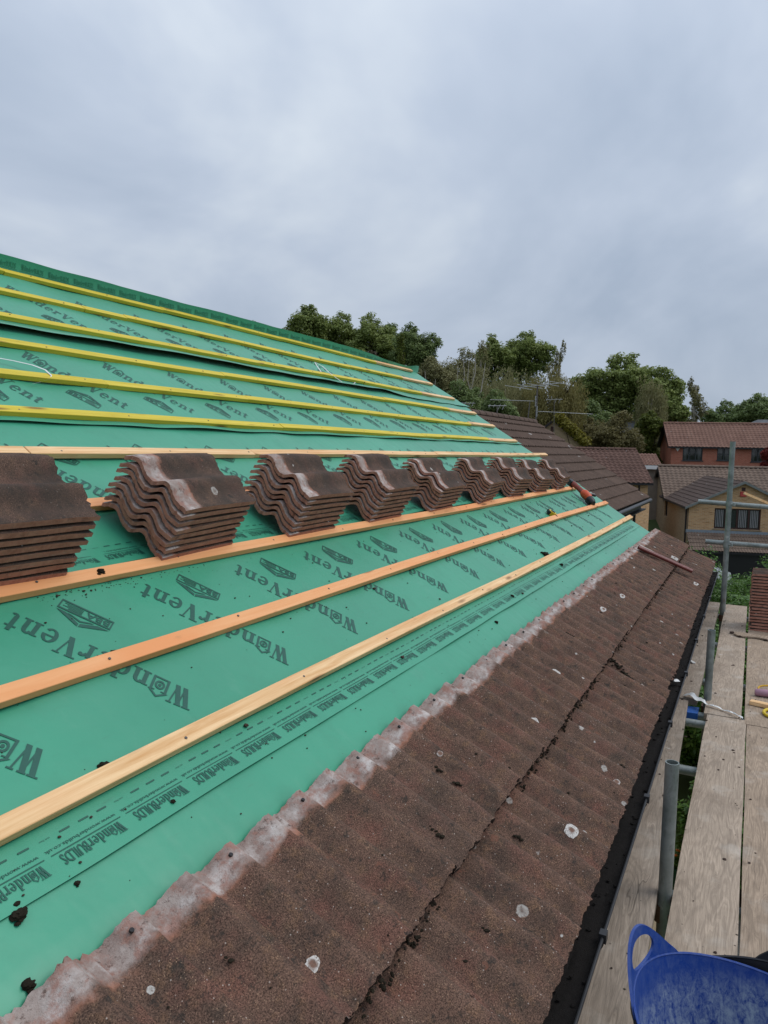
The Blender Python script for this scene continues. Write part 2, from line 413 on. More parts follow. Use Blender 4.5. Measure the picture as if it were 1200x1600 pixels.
def m_galv(name):
    g = G(name); o = g.rand_off()
    n1 = g.noise(o, 9, 5, 0.65); n2 = g.noise(g.map(o, (1, 1, 0.4)), 40, 4, 0.7)
    c = g.mix(g.rng(n1, 0.3, 0.7), (0.16, 0.185, 0.175), (0.34, 0.37, 0.36))
    c = g.mix(g.math('MULTIPLY', g.rng(n2, 0.55, 0.75), 0.6), c, (0.09, 0.10, 0.075))
    c = g.mix(g.math('MULTIPLY', g.rng(g.noise(g.vadd(o, (4, 4, 1)), 17, 4, 0.6), 0.64, 0.74), 0.6), c, (0.60, 0.60, 0.57))
    c = g.mix(g.math('MULTIPLY', g.rng(g.noise(g.vadd(o, (1, 7, 1)), 12, 4, 0.6), 0.66, 0.76), 0.6), c, (0.19, 0.08, 0.03))
    return g.done(c, g.rng(n1, 0.2, 0.8, 0.38, 0.66), g.bump(n2, 0.2, 0.002), 0.5, 0.55)

def m_brick(name, ca, cb, mortar, blotch=0.4):
    g = G(name); p = g.xyz(g.obj)
    cmb = g.n('ShaderNodeCombineXYZ'); g.put(cmb.inputs[0], g.math('ADD', p[0], p[1])); g.put(cmb.inputs[1], p[2])
    b = g.n('ShaderNodeTexBrick'); g.put(b.inputs['Vector'], cmb.outputs[0])
    b.inputs['Scale'].default_value = 1.0; b.inputs['Brick Width'].default_value = 0.225; b.inputs['Row Height'].default_value = 0.075
    b.inputs['Mortar Size'].default_value = 0.010; b.inputs['Bias'].default_value = 0.0
    g.put(b.inputs['Color1'], ca); g.put(b.inputs['Color2'], cb); g.put(b.inputs['Mortar'], mortar)
    n1 = g.noise(g.map(cmb.outputs[0], (2.2, 9, 1)), 1.0, 4, 0.7)
    c = g.mix(g.math('MULTIPLY', g.rng(n1, 0.54, 0.66), blotch), b.outputs['Color'], tuple(x * 0.42 for x in ca))
    c = g.mix(g.math('MULTIPLY', g.rng(g.noise(g.obj, 0.7, 4), 0.4, 0.7), 0.25), c, tuple(x * 0.6 for x in cb))
    return g.done(c, 0.9, g.bump(b.outputs['Fac'], 0.4, -0.01), 0.2)

def m_leaf(name, ca, cb, rough=0.55):
    g = G(name); gi = g.n('ShaderNodeNewGeometry')
    n1 = g.noise(g.obj, 0.35, 3, 0.6)
    f = g.math('ADD', g.math('MULTIPLY', gi.outputs['Random Per Island'], 0.6), g.math('MULTIPLY', g.rng(n1, 0.3, 0.7), 0.4))
    c = g.mix(f, ca, cb)
    g.done(c, rough, None, 0.3)
    tr = g.n('ShaderNodeBsdfTranslucent'); g.put(tr.inputs[0], c)
    mx = g.n('ShaderNodeMixShader'); mx.inputs[0].default_value = 0.35
    g.t.links.new(g.b.outputs[0], mx.inputs[1]); g.t.links.new(tr.outputs[0], mx.inputs[2]); g.t.links.new(mx.outputs[0], g.out.inputs[0])
    return g.mat

def m_tub(name):
    g = G(name)
    sc = g.noise(g.map(g.obj, (26, 26, 9), rot=(0.5, 0.3, 0.2)), 1.3, 6, 0.75, 1.2); s2 = g.noise(g.obj, 60, 5, 0.8, 1.0); lo = g.noise(g.obj, 7, 4, 0.6)
    z = g.xyz(g.obj)[2]
    inside = g.math('SUBTRACT', 1.0, g.rng(z, 0.215, 0.27))
    f = g.math('MULTIPLY', g.rng(g.math('ADD', sc, g.math('MULTIPLY', g.math('SUBTRACT', s2, 0.5), 0.7)), 0.36, 0.66), g.math('ADD', g.math('MULTIPLY', inside, 0.85), 0.14))
    f = g.math('MULTIPLY', f, g.rng(lo, 0.25, 0.6, 0.4, 1.0), True)
    c = g.mix(f, (0.008, 0.042, 0.235), (0.30, 0.37, 0.45))
    return g.done(c, g.rng(f, 0, 1, 0.38, 0.8), g.bump(s2, 0.12, 0.002), 0.45)

MAT = dict(
    memb=m_membrane('green_membrane', (0.036, 0.302, 0.176)),
    under=plain('membrane_underside', (0.02, 0.022, 0.024), 0.8),
    ink=plain('membrane_print', (0.015, 0.092, 0.066), 0.5, 0.2, 20), faint=plain('faint_print', (0.026, 0.19, 0.115), 0.5, 0.2, 20),
    raw=m_batten('raw_batten_wood', False), warm=m_batten('orange_batten_wood', False, 1.0), yel=m_batten('yellow_batten_wood', True),
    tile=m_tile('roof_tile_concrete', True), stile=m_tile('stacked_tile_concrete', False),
    ntile=m_far_tile('neighbour_tile', (0.076, 0.051, 0.039), (0.122, 0.081, 0.062)),
    ctile=m_far_tile('brown_tile', (0.092, 0.052, 0.041), (0.145, 0.084, 0.066)),
    ttile=m_far_tile('mottled_tile', (0.125, 0.090, 0.070), (0.20, 0.145, 0.112)),
    wtile=m_far_tile('dark_wing_tile', (0.060, 0.042, 0.035), (0.095, 0.066, 0.055)),
    rtile=m_far_tile('red_brown_tile', (0.150, 0.080, 0.060), (0.225, 0.13, 0.098)),
    slate=m_far_tile('grey_slate', (0.085, 0.088, 0.095), (0.14, 0.145, 0.155)),
    plank=m_plank('scaffold_plank', (0.43, 0.34, 0.26)), plank2=m_plank('grey_plank', (0.36, 0.295, 0.235)), plank3=m_plank('brown_plank', (0.39, 0.295, 0.215)),
    galv=m_galv('galvanised_tube'), rust=plain('rusty_coupler', (0.16, 0.09, 0.06), 0.6, 0.5, 30, 0.5, 0.5, 0.3),
    gutter=plain('black_gutter', (0.012, 0.012, 0.013), 0.42, 0.4, 15, 0.5), muck=plain('gutter_moss', (0.013, 0.011, 0.010), 0.95, 0.6, 60, 0.2, 0, 0.9),
    moss=plain('moss', (0.022, 0.018, 0.012), 0.95, 0.6, 40, 0.1, 0, 0.8), dirt=plain('crumbs', (0.05, 0.03, 0.022), 0.95, 0.5, 40),
    tub=m_tub('blue_rubber'), blacktub=plain('black_rubber', (0.013, 0.013, 0.017), 0.5, 0.3, 20),
    white=plain('white_plastic', (0.72, 0.72, 0.70), 0.5, 0.12), film=plain('white_film', (0.74, 0.74, 0.72), 0.4, 0.12),
    pipe=plain('red_brown_pipe', (0.15, 0.035, 0.028), 0.35, 0.25, 12), dark=plain('dark_frame', (0.012, 0.011, 0.012), 0.5, 0.3),
    mahog=plain('mahogany_frame', (0.040, 0.013, 0.010), 0.45, 0.3), grey=plain('grey_frame', (0.030, 0.038, 0.042), 0.45, 0.3),
    orange=plain('orange_plastic', (0.55, 0.075, 0.02), 0.45, 0.2), black=plain('black_plastic', (0.02, 0.02, 0.022), 0.5, 0.3), redtool=plain('dark_red_grip', (0.20, 0.04, 0.028), 0.5, 0.35),
    yellow=plain('yellow_plastic', (0.62, 0.44, 0.02), 0.45, 0.15), mauve=plain('mauve_rubber', (0.36, 0.20, 0.26), 0.6, 0.2), amber=plain('amber_plastic', (0.62, 0.36, 0.02), 0.5, 0.15),
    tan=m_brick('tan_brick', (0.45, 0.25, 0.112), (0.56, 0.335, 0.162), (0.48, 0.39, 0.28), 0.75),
    tanshade=m_brick('shaded_tan_brick', (0.26, 0.18, 0.11), (0.33, 0.235, 0.145), (0.30, 0.24, 0.17), 0.5),  # tan brick darkened: the side wall's shade is put into its colour
    red=m_brick('red_brick', (0.35, 0.092, 0.055), (0.43, 0.13, 0.078), (0.36, 0.24, 0.18), 0.4),
    buff=m_brick('buff_brick', (0.40, 0.29, 0.16), (0.48, 0.36, 0.21), (0.42, 0.34, 0.25), 0.35),
    lead=plain('lead_flashing', (0.20, 0.235, 0.27), 0.6, 0.3, 4), greytrim=plain('grey_verge', (0.17, 0.18, 0.17), 0.7, 0.3, 4), alarm=plain('red_alarm_box', (0.45, 0.06, 0.05), 0.5, 0.1),
    trunk=plain('bark', (0.055, 0.042, 0.032), 0.9, 0.4, 6, 0.2, 0, 0.5), birch=plain('birch_bark', (0.34, 0.31, 0.27), 0.85, 0.35, 5),
    alu=plain('aerial_metal', (0.42, 0.42, 0.42), 0.45, 0.3, 30, 0.5, 0.4), mast=plain('mast_metal', (0.10, 0.09, 0.085), 0.6, 0.4, 12),
    dish=plain('dish_grey', (0.20, 0.22, 0.24), 0.5, 0.2), grass=plain('grass', (0.045, 0.075, 0.022), 0.95, 0.5, 0.6), slab=plain('paving_slab', (0.26, 0.24, 0.21), 0.9, 0.25, 5),
    pot=plain('green_pot', (0.02, 0.085, 0.05), 0.45, 0.2), bluebin=plain('blue_tarpaulin', (0.02, 0.10, 0.36), 0.5, 0.2), palebl=plain('pale_blue_sheet', (0.30, 0.42, 0.60), 0.5, 0.15), render=plain('grey_render', (0.22, 0.19, 0.16), 0.9, 0.2, 3),
    pane=plain('window_glass', (0.018, 0.022, 0.026), 0.06, 0.2, 2, 0.8), blind=plain('vertical_blind', (0.22, 0.215, 0.22), 0.8, 0.15, 3), tyre=plain('tyre_rubber', (0.02, 0.02, 0.02), 0.8), carwhite=plain('white_car_paint', (0.75, 0.75, 0.75), 0.25, 0.05),
    mortar=plain('pale_mortar', (0.42, 0.37, 0.33), 0.95, 0.3, 22, 0.2, 0, 0.6), flower=plain('orange_petals', (0.75, 0.20, 0.03), 0.6, 0.2), soil=plain('soil', (0.04, 0.03, 0.02), 0.95),
    oak=m_leaf('oak_leaves', (0.136, 0.187, 0.050), (0.309, 0.359, 0.103)), oak2=m_leaf('dark_leaves', (0.109, 0.162, 0.057), (0.230, 0.292, 0.099)),
    olive=m_leaf('olive_leaves', (0.160, 0.164, 0.069), (0.294, 0.269, 0.122)), willow=m_leaf('willow_leaves', (0.152, 0.140, 0.046), (0.286, 0.243, 0.083)),
    bronze=m_leaf('bronze_leaves', (0.120, 0.110, 0.040), (0.225, 0.190, 0.072)), lime=m_leaf('lime_leaves', (0.081, 0.122, 0.020), (0.170, 0.188, 0.037)), ivy=m_leaf('yellow_ivy', (0.12, 0.12, 0.014), (0.26, 0.22, 0.026)),
    laurel=m_leaf('hedge_leaves', (0.035, 0.094, 0.017), (0.163, 0.289, 0.053), 0.4), acer=m_leaf('red_leaves', (0.16, 0.020, 0.016), (0.28, 0.045, 0.03)), brush=m_leaf('brown_leaves', (0.070, 0.059, 0.036), (0.133, 0.109, 0.067)),
)

gl = G('clear_window_glass'); gl.done((0.9, 0.93, 0.93), 0.04, None, 0.6)
trn = gl.n('ShaderNodeBsdfTransparent'); trn.inputs[0].default_value = (0.72, 0.76, 0.76, 1); gls = gl.n('ShaderNodeBsdfGlossy'); gls.inputs['Roughness'].default_value = 0.03
frs = gl.n('ShaderNodeFresnel'); frs.inputs['IOR'].default_value = 1.6; mxg = gl.n('ShaderNodeMixShader')
gl.t.links.new(frs.outputs[0], mxg.inputs[0]); gl.t.links.new(trn.outputs[0], mxg.inputs[1]); gl.t.links.new(gls.outputs[0], mxg.inputs[2]); gl.t.links.new(mxg.outputs[0], gl.out.inputs[0])
MAT['glass'] = gl.mat

# ------------------------------------------------------------------ ground
def smooth(a, b, x):
    t = max(0.0, min(1.0, (x - a) / (b - a))); return t * t * (3 - 2 * t)
def ground_z(x, y):
    d = math.hypot(x, y)
    return 3.4 * smooth(46, 68, d) + 2.0 * smooth(70, 130, d)
g = MB(); P = []
xs = [-900, -500, -300, -200] + list(range(-160, 165, 8)) + [200, 300, 500, 900]
for y in [-900, -400, -200, -100, -50] + list(range(-32, 200, 8)) + [240, 300, 450, 900, 1500]:
    P.append([(x, y, ground_z(x, y)) for x in xs])
g.grid(P)
g.build('ground', MAT['grass'], kind='structure', smooth=True)

# ------------------------------------------------------------------ the house being re-roofed
PITCH = R(32.518)
pc, ps = math.cos(PITCH), math.sin(PITCH)
RO = Vector((-1.2944, 0, CZ - 0.8087))
UP = Vector((-pc, 0, ps)); NRM = Vector((ps, 0, pc)); YA = Vector((0, 1, 0))
def RP(s, y, h=0.0):
    return RO + UP * s + YA * y + NRM * h
Y0, Y1 = -1.8, 9.25

house = thing('house', 'house being re-roofed with green membrane, battens and two courses of old brown tiles', 'house', (-4.5, 4, 0))
HI = Matrix.Translation(-Vector((-4.5, 4, 0)))
def hpart(name, mb, mat, smooth=False, parent=None, kind=None, label=None):
    """child of the house built in world coordinates"""
    o = mb.build(name, mat, parent or house, smooth, kind=kind, label=label)
    if not parent: o.matrix_local = HI
    return o
w = MB()
w.box((-8.1, Y0 + 0.3, 0), (-0.62, Y1 - 0.06, 5.28))
# gable triangle at the far and near end
for yy in (Y0 + 0.3, Y1 - 0.30):
    a = [(-8.1, yy, 5.283), (-0.66, yy, 5.283), (-4.38, yy, 7.72)]
    b = [(x, y + 0.22, z) for x, y, z in a]
    w.add(a + b, [(0, 1, 2), (5, 4, 3), (0, 3, 4, 1), (1, 4, 5, 2), (2, 5, 3, 0)])
hpart('wall', w, MAT['buff'])
f = MB(); f.box((-0.62, Y0, 5.16), (-0.595, Y1 + 0.1, 5.43)); f.box((-0.62, Y0, 5.13), (-0.47, Y1 + 0.1, 5.158))
hpart('fascia', f, MAT['dark'])
# hidden back slope
b = MB(); q0 = RP(3.50, 0, -0.05)
for k in range(1):
    A = Vector((q0.x - 0.02, Y0, q0.z)); B = Vector((q0.x - 0.02, Y1, q0.z)); D = Vector((-pc, 0, -ps)) * 4.7
    b.grid([[A, B], [A + D, B + D]]); 
hpart('back_slope', b, MAT['ntile'])

def wob(a, b): return mnoise.noise(Vector((a, b, 3.3)))
def hm(k, s, y):
    """height of membrane sheet k above the rafter plane"""
    bot = SHEET[k][0]; t = s - bot
    h = 0.0015 * k - 0.0032 * (1 - math.cos(2 * math.pi * (y - 0.2) / 0.6)) * (0.6 + 0.5 * wob(s * 0.9, y * 0.7)) + 0.0062 * wob(s * 1.6 + k * 9, y * 1.1) + 0.0032 * wob(s * 5 + 3, y * 3.1 + k) + 0.0060 * max(0, wob(s * 3.1 + y * 1.1, y * 2.2 + 4 * k)) 
    edge = 1 - smooth(0, 0.10, t)
    if k == 0: h -= 0.02 * smooth(-0.24, -0.40, s) if s < -0.24 else 0
    if k == 0 and s < -0.25: h -= 0.03 * smooth(0, 1, (-0.26 - s) / 0.10)
    if k == 1: h += edge * (0.0075 + 0.005 * wob(y * 1.7, 2))
    if k == 2: h += edge * (0.006 + 0.005 * wob(y * 1.3, 7))
    if k == 3: h += edge * (0.010 + 0.014 * max(0, wob(y * 1.5, 5) + .2)); h += 0.010 * wob(s * 2.2, y * 2.0 + 5) * smooth(0, .2, t)
    if k == 4: h += (1 - smooth(0.0, 0.13, t)) * (0.030 * (1 - smooth(6.6, 7.6, y)) + 0.012 + 0.010 * wob(y * 1.2, 9))
    top = SHEET[k][1]
    if k < 4 and s > top - 0.12: h -= 0.006 * smooth(top - 0.12, top, s)
    return h
SHEET = [(-0.44, 0.02), (-0.126, 0.90), (0.738, 1.80), (1.64, 2.68), (2.53, 3.405)]
names = ['lowest green membrane strip along the old tile heads', 'membrane strip with the web address band along its lower edge', 'membrane strip lying under the tile stacks', 'membrane strip under the middle yellow battens', 'top membrane strip with lifted lower edge and upstand at the ridge']
membs = []
for k, (s0, s1) in enumerate(SHEET):
    mb = MB(); P = []; Q = []
    ny = 230; ns = max(6, int((s1 - s0) / 0.045))
    for i in range(ns + 1):
        s = s0 + (s1 - s0) * i / ns; rp = []; rq = []
        for j in range(ny + 1):
            ye = Y1 + 0.035 * wob(s * 2.5, k * 3) + (0.05 if k == 0 else 0) + (0.10 * smooth(0.10, 0, s - s0) if k == 4 else 0)
            y = Y0 + (ye - Y0) * j / ny
            ss = s + (0.004 * wob(y * 2.3, k * 7.7) if i == 0 else 0)
            h = hm(k, ss, y)
            rp.append(RP(ss, y, h)); rq.append(RP(ss, y, h - 0.0012))
        P.append(rp); Q.append(rq)
    if k == 4:
        # the strip's edge band stands up along the ridge, leaning a little forward, limp at the far end
        for i in range(1, 9):
            t = i / 8.0; rp = []; rq = []
            for j in range(ny + 1):
                y = Y0 + (Y1 + 0.06 - Y0) * j / ny
                dr = smooth(7.6, 8.7, y) * (1 - 0.75 * smooth(8.9, 9.3, y))
                ht = 0.104 * (1 - 0.42 * dr) + 0.004 * wob(y * 0.9, 4)
                ln = 0.016 + 0.010 * wob(y * 0.8, 1.5) + 0.022 * wob(y * 2.1, 8) * smooth(7.3, 8.4, y)
                base = RP(3.405, y, hm(4, 3.405, y))
                p = base + Vector((ln * t * t + 0.004 * t, 0, ht * t))
                rp.append(p); rq.append(p + Vector((-0.0012, 0, 0)))
            P.append(rp); Q.append(rq)
        # then falls over the ridge to the back slope
        for i in range(1, 4):
            rp = []; rq = []
            for j in range(ny + 1):
                p = P[ns + 8][j] + Vector((-0.07 * i, 0, -0.10 * i * i * 0.55 - 0.01))
                rp.append(p); rq.append(p + Vector((0, 0, -0.0012)))
            P.append(rp); Q.append(rq)
    mb.grid(P, 0, True); mb.grid(Q, 1, False)
    membs.append(hpart('membrane', mb, [MAT['memb'], MAT['under']], True, label=names[k]))

# --- lettering: glyph outlines on a cap height of 1
def ring(cx, cy, rx, ry, tx, ty, a0, a1, n=14):
    out = []
    for i in range(n):
        p = []
        for a in (a0 + (a1 - a0) * i / n, a0 + (a1 - a0) * (i + 1) / n):
            c_, s_ = math.cos(R(a)), math.sin(R(a))
            p.append(((cx + rx * c_, cy + ry * s_), (cx + (rx - tx) * c_, cy + (ry - ty) * s_)))
        out.append([p[0][0], p[1][0], p[1][1], p[0][1]])
    return out
def rect(x0, y0, x1, y1): return [[(x0, y0), (x1, y0), (x1, y1), (x0, y1)]]
def para(xa, ya, xb, yb, w): return [[(xa, ya), (xa + w, ya), (xb + w, yb), (xb, yb)]]
def glyph(c):
    if c == 'W':
        return 0.98, para(0.29, 0, 0.06, 1, 0.20) + para(0.34, 0, 0.47, .88, 0.07) + para(0.62, 0, 0.39, 1, 0.20) + para(0.67, 0, 0.84, 1, 0.07) + rect(-.02, .94, .34, 1) + rect(.37, .94, .66, 1) + rect(.76, .94, 1.0, 1)
    if c == 'V':
        return 0.86, para(0.36, 0, 0.08, 1, 0.22) + para(0.42, 0, 0.68, 1, 0.07) + rect(-.02, .94, .38, 1) + rect(.58, .94, .86, 1)
    if c == 'n':
        return 0.80, rect(.12, 0, .30, .70) + rect(.50, 0, .68, .46) + ring(.44, .46, .24, .26, .18, .09, 0, 150) + rect(.03, 0, .38, .06) + rect(.43, 0, .78, .06) + rect(.02, .64, .30, .70)
    if c == 'd':
        return 0.78, rect(.46, 0, .64, 1.0) + ring(.34, .35, .29, .36, .17, .07, 0, 360, 22) + rect(.36, .94, .64, 1.0) + rect(.46, 0, .76, .06)
    if c == 'e':
        return 0.70, ring(.35, .35, .31, .36, .17, .07, 0, 318, 22) + rect(.12, .34, .64, .41)
    if c == 'r':
        return 0.60, rect(.12, 0, .30, .70) + rect(.03, 0, .40, .06) + rect(.02, .64, .30, .70) + ring(.46, .44, .20, .26, .10, .12, 50, 165) + ring(.52, .60, .08, .09, .08, .09, 0, 360)
    if c == 't':
        return 0.52, rect(.15, .14, .33, .88) + rect(.02, .62, .46, .69) + ring(.33, .15, .18, .16, .15, .08, 180, 320)
    if c == 'o':      # the letter drawn as a little house with a ring inside
        return 0.84, rect(.06, 0, .78, .07) + rect(.06, 0, .17, .70) + rect(.67, 0, .78, .70) + [[(-.02, .70), (.42, 1.02), (.42, .92), (.12, .70)], [(.42, 1.02), (.86, .70), (.72, .70), (.42, .92)]] + ring(.42, .38, .21, .22, .09, .09, 0, 360, 20) + ring(.42, .38, .07, .075, .07, .075, 0, 360, 10) + rect(.06, .66, .30, .71) + rect(.56, .66, .78, .71)
    return 0.4, []
def lay(text, squeeze=1.0):
    x = 0; out = []
    for c in text:
        wd, ps_ = glyph(c)
        out += [[((px + x) * squeeze, py) for px, py in q] for q in ps_]; x += wd + 0.02
    return x * squeeze, out
fonts = {}
def font_polys(text, bold=0.0):
    """outline text with the built-in font -> (width, polygons) on a size of 1"""
    key = (text, bold)
    if key in fonts: return fonts[key]
    cu = bpy.data.curves.new('print', 'FONT'); cu.body = text; cu.size = 1.0; cu.resolution_u = 2; cu.offset = bold
    ob = bpy.data.objects.new('print', cu); col.objects.link(ob)
    bpy.context.view_layer.update()
    me = ob.evaluated_get(bpy.context.evaluated_depsgraph_get()).to_mesh()
    polys = [[(me.vertices[i].co.x, me.vertices[i].co.y) for i in p.vertices] for p in me.polygons]
    wd = max(v.co.x for v in me.vertices)
    bpy.data.objects.remove(ob); bpy.data.curves.remove(cu)
    fonts[key] = (wd, polys); return fonts[key]
def stamp(mb, k, polys, s0, y0, rs, ry, us, uy, sx, sy, up=None):
    """map glyph polygons to sheet k: reading direction (rs, ry), letter-up direction (us, uy) in (s, y)"""
    for n, q in enumerate(polys):
        pts = []
        for (x, y) in q:
            s = s0 + rs * x * sx + us * y * sy; yy = y0 + ry * x * sx + uy * y * sy
            if up: pts.append(up(s, yy, n))
            else: pts.append(RP(s, yy, hm(k, s, yy) + 0.0016 + 0.00002 * (n % 9)))
        mb.add(pts, [tuple(range(len(pts)))])
wv_w, wv = lay('WonderVent', 0.98)
bba = rect(0, 0, 1.0, .06) + rect(0, .34, 1.0, .40) + rect(0, .06, .03, .34) + rect(.97, .06, 1.0, .34) + [[(0.0, .46), (.50, .82), (.50, .68), (.22, .46)], [(.52, .82), (1.0, .46), (.82, .46), (.52, .70)]] + [[(.28, .46), (.52, .62), (.80, .46), (.72, .46), (.52, .56), (.36, .46)]]
fw, fp = font_polys('BBA', 0.02)
bba += [[(x * .46 / fw + .04, y * .30 + .095) for x, y in q] for q in fp]
for i in range(4): bba += rect(.56, .10 + i * .06, .56 + (.36, .30, .37, .26)[i], .125 + i * .06)
b1w, b1 = lay('W', 0.72); b2w, b2 = lay('onder', 0.62)
bw = [q for q in b1] + [[(x + .70, y * .92) for x, y in q] for q in b2]
bx = .70 + b2w
fw2, fp2 = font_polys('BUILDS', 0.015)
bw += [[(x * .98 / 1.0 * (2.3 / fw2) + bx + .03, y * 1.28) for x, y in q] for q in fp2]
BWL = bx + 2.35
fw3, fp3 = font_polys('www.wonderbuilds.co.uk', 0.008)
cw, cp = font_polys('cut line', 0.0)
url = [[(x * BWL * 1.12 / fw3 - .1, y * 0.45) for x, y in q] for q in fp3]

SPACING = 0.4965
for k in (1, 2, 3, 4):
    mb = MB(); flip = k in (1, 2)
    r_s, r_y = (0.838, -0.545) if flip else (-0.838, 0.545)
    u_s, u_y = (-0.545, -0.838) if flip else (0.545, 0.838)
    if k == 1: ws, wy = 0.114, 1.576
    if k == 2: ws, wy = 0.114 + 0.864, 1.60
    if k == 3: ws, wy = 2.325, 2.516
    if k == 4: ws, wy = 3.205, 2.983
    cap = 0.088; sx = 0.555 / wv_w
    for i in range(-8, 18):
        y = wy + i * SPACING
        if not (Y0 + 0.1 < y < Y1 - 0.45): continue
        bs, by = ws - u_s * cap, y - u_y * cap
        stamp(mb, k, wv, bs, by, r_s, r_y, u_s, u_y, sx, cap)
        # certification mark beside each name
        bs2, by2 = bs + r_s * 0.30 - u_s * 0.150, by + r_y * 0.30 - u_y * 0.150
        stamp(mb, k, bba, bs2, by2, r_s, r_y, u_s, u_y, 0.165, 0.115)
    if flip:
        e0 = SHEET[k][0]
        n = int((Y1 - 0.1 - Y0) / 0.2)
        for i in range(n):
            y = 1.369 - 0.2 * 15 + 0.2 * i
            if not (Y0 + 0.3 < y < Y1 - 0.1): continue
            stamp(mb, k, bw, e0 + 0.056, y, 0, -1, -1, 0, 0.165 / BWL, 0.030)
            stamp(mb, k, rect(-.05, 0, 1.03, .08), e0 + 0.064, y, 0, -1, -1, 0, 0.170, 0.030)
            stamp(mb, k, url, e0 + 0.070 + 0.008, y, 0, -1, -1, 0, 0.165 / BWL, 0.026)
            for j in range(3): stamp(mb, k, rect(0, 0, 1, 1), e0 + 0.105, y - 0.05 * j, 0, -1, -1, 0, 0.026, 0.004)
            stamp(mb, k, [[(px / cw, py) for px, py in q] for q in cp], e0 + 0.104, y - 0.15, 0, -1, -1, 0, 0.026, 0.006)
    if k == 4:
        mb4 = mb; mb = MB()
        for i in range(60):
            y = Y0 + 0.2 + 0.2 * i
            if y > 8.3: break
            def upf(s, yy, n_):
                base = RP(3.405, yy, hm(4, 3.405, yy)); t = (s - 3.405) / 0.104
                ln = 0.016 + 0.010 * wob(yy * 0.8, 1.5) + 0.022 * wob(yy * 2.1, 8) * smooth(7.3, 8.4, yy)
                return base + Vector((ln * t * t + 0.004 * t + 0.0016 + .00002 * (n_ % 9), 0, 0.104 * t * (1 - 0.42 * smooth(7.6, 8.7, yy))))
            stamp(mb, 4, bw, 3.405 + 0.042, y, 0, 1, 1, 0, 0.165 / BWL, 0.034, upf)
            stamp(mb, 4, rect(-.05, 0, 1.03, .08), 3.405 + 0.034, y, 0, 1, 1, 0, 0.170, 0.030, upf)
            stamp(mb, 4, url, 3.405 + 0.020, y, 0, 1, 1, 0, 0.165 / BWL, 0.026, upf)
    if k == 4:
        hpart('printed_band', mb, MAT['faint'], parent=membs[k]); mb = mb4
    pl = hpart('printed_lettering', mb, MAT['ink'], parent=membs[k])

# --- battens
BW, BT = 0.050, 0.025
def batten(s, ya, yb, mat, bow=0.0, lift=0.003, label=None):
    mb = MB(); n = 24; L = yb - ya; rings = []
    ph = rnd.uniform(0, 9)
    for i in range(n + 1):
        x = -L / 2 + L * i / n
        ds = 0.006 * math.sin(x * 0.9 + ph) + bow * (x / L) ** 2; dh = 0.0015 * math.sin(x * 1.7 + ph)
        rings.append([(x, ds - BW / 2, dh), (x, ds + BW / 2, dh), (x, ds + BW / 2, dh + BT), (x, ds - BW / 2, dh + BT)])
    v = [p for r_ in rings for p in r_]; fc = [(3, 2, 1, 0), tuple(range(4 * n, 4 * n + 4))]
    for i in range(n):
        for k in range(4): fc.append((4 * i + k, 4 * i + (k + 1) % 4, 4 * i + 4 + (k + 1) % 4, 4 * i + 4 + k))
    mb.add(v, [f_[::-1] for f_ in fc])
    o = mb.build('batten', mat, house, label=label)
    # local x along the roof, y up the slope, z off the roof
    mw = frame(RP(s + BW / 2, (ya + yb) / 2, lift + 0.004), YA, UP, NRM)
    mw = mw.to_3x3().to_4x4() if False else mw
    # (YA, UP, NRM) is left handed, so mirror along the batten
    mw = frame(RP(s + BW / 2, (ya + yb) / 2, lift + 0.004), -YA, UP, NRM)
    o.matrix_local = HI @ mw
    bevelled(o, 0.0015)
    return o
rowsdef = [  # s of lower edge, far end, yellow until, joints
    (0.002, 9.36, None, [-0.4, 6.85]), (0.330, 9.18, None, [-0.7, 5.05]), (0.664, 8.80, None, [0.2, 4.9]), (1.025, 9.25, None, [4.2]),
    (1.368, 9.66, None, [1.9, 3.3, 5.9]), (1.672, 9.15, 8.04, [3.95, 6.2]), (2.009, 9.12, 8.19, [2.78, 3.96, 6.9]), (2.327, 9.13, 8.19, [4.05, 6.5]),
    (2.670, 9.10, 8.03, [4.0, 4.9, 6.6]), (3.019, 9.07, 8.13, [3.4, 3.75, 6.8]), (3.361, 9.05, 7.98, [3.05, 4.4, 6.0])]
for (s, far, yel, joints) in rowsdef:
    cuts = [Y0 + 0.1] + joints + ([yel] if yel else []) + [far]
    for a, b_ in zip(cuts[:-1], cuts[1:]):
        m = MAT['yel'] if (yel and b_ <= yel) else (MAT['warm'] if 0.2 < s < 1.2 else MAT['raw'])
        last = b_ == far
        batten(s + rnd.uniform(-.003, .003), a + 0.0015, b_ - 0.0015, m, bow=(0.012 if last and yel else 0.0),
               label=('bare end of a batten row past the yellow length' if last and yel else None))

nl = MB()
for (s, far, yel, joints) in rowsdef:
    y = Y0 + 0.25
    while y < far - 0.05:
        p = RP(s + BW / 2 + rnd.uniform(-.008, .008), y + rnd.uniform(-.012, .012), BT + 0.0065)
        nl.tube(p, p + NRM * 0.0025, 0.0042, n=7); y += 0.6
hpart('nail_heads', nl, MAT['mast'], kind='stuff')

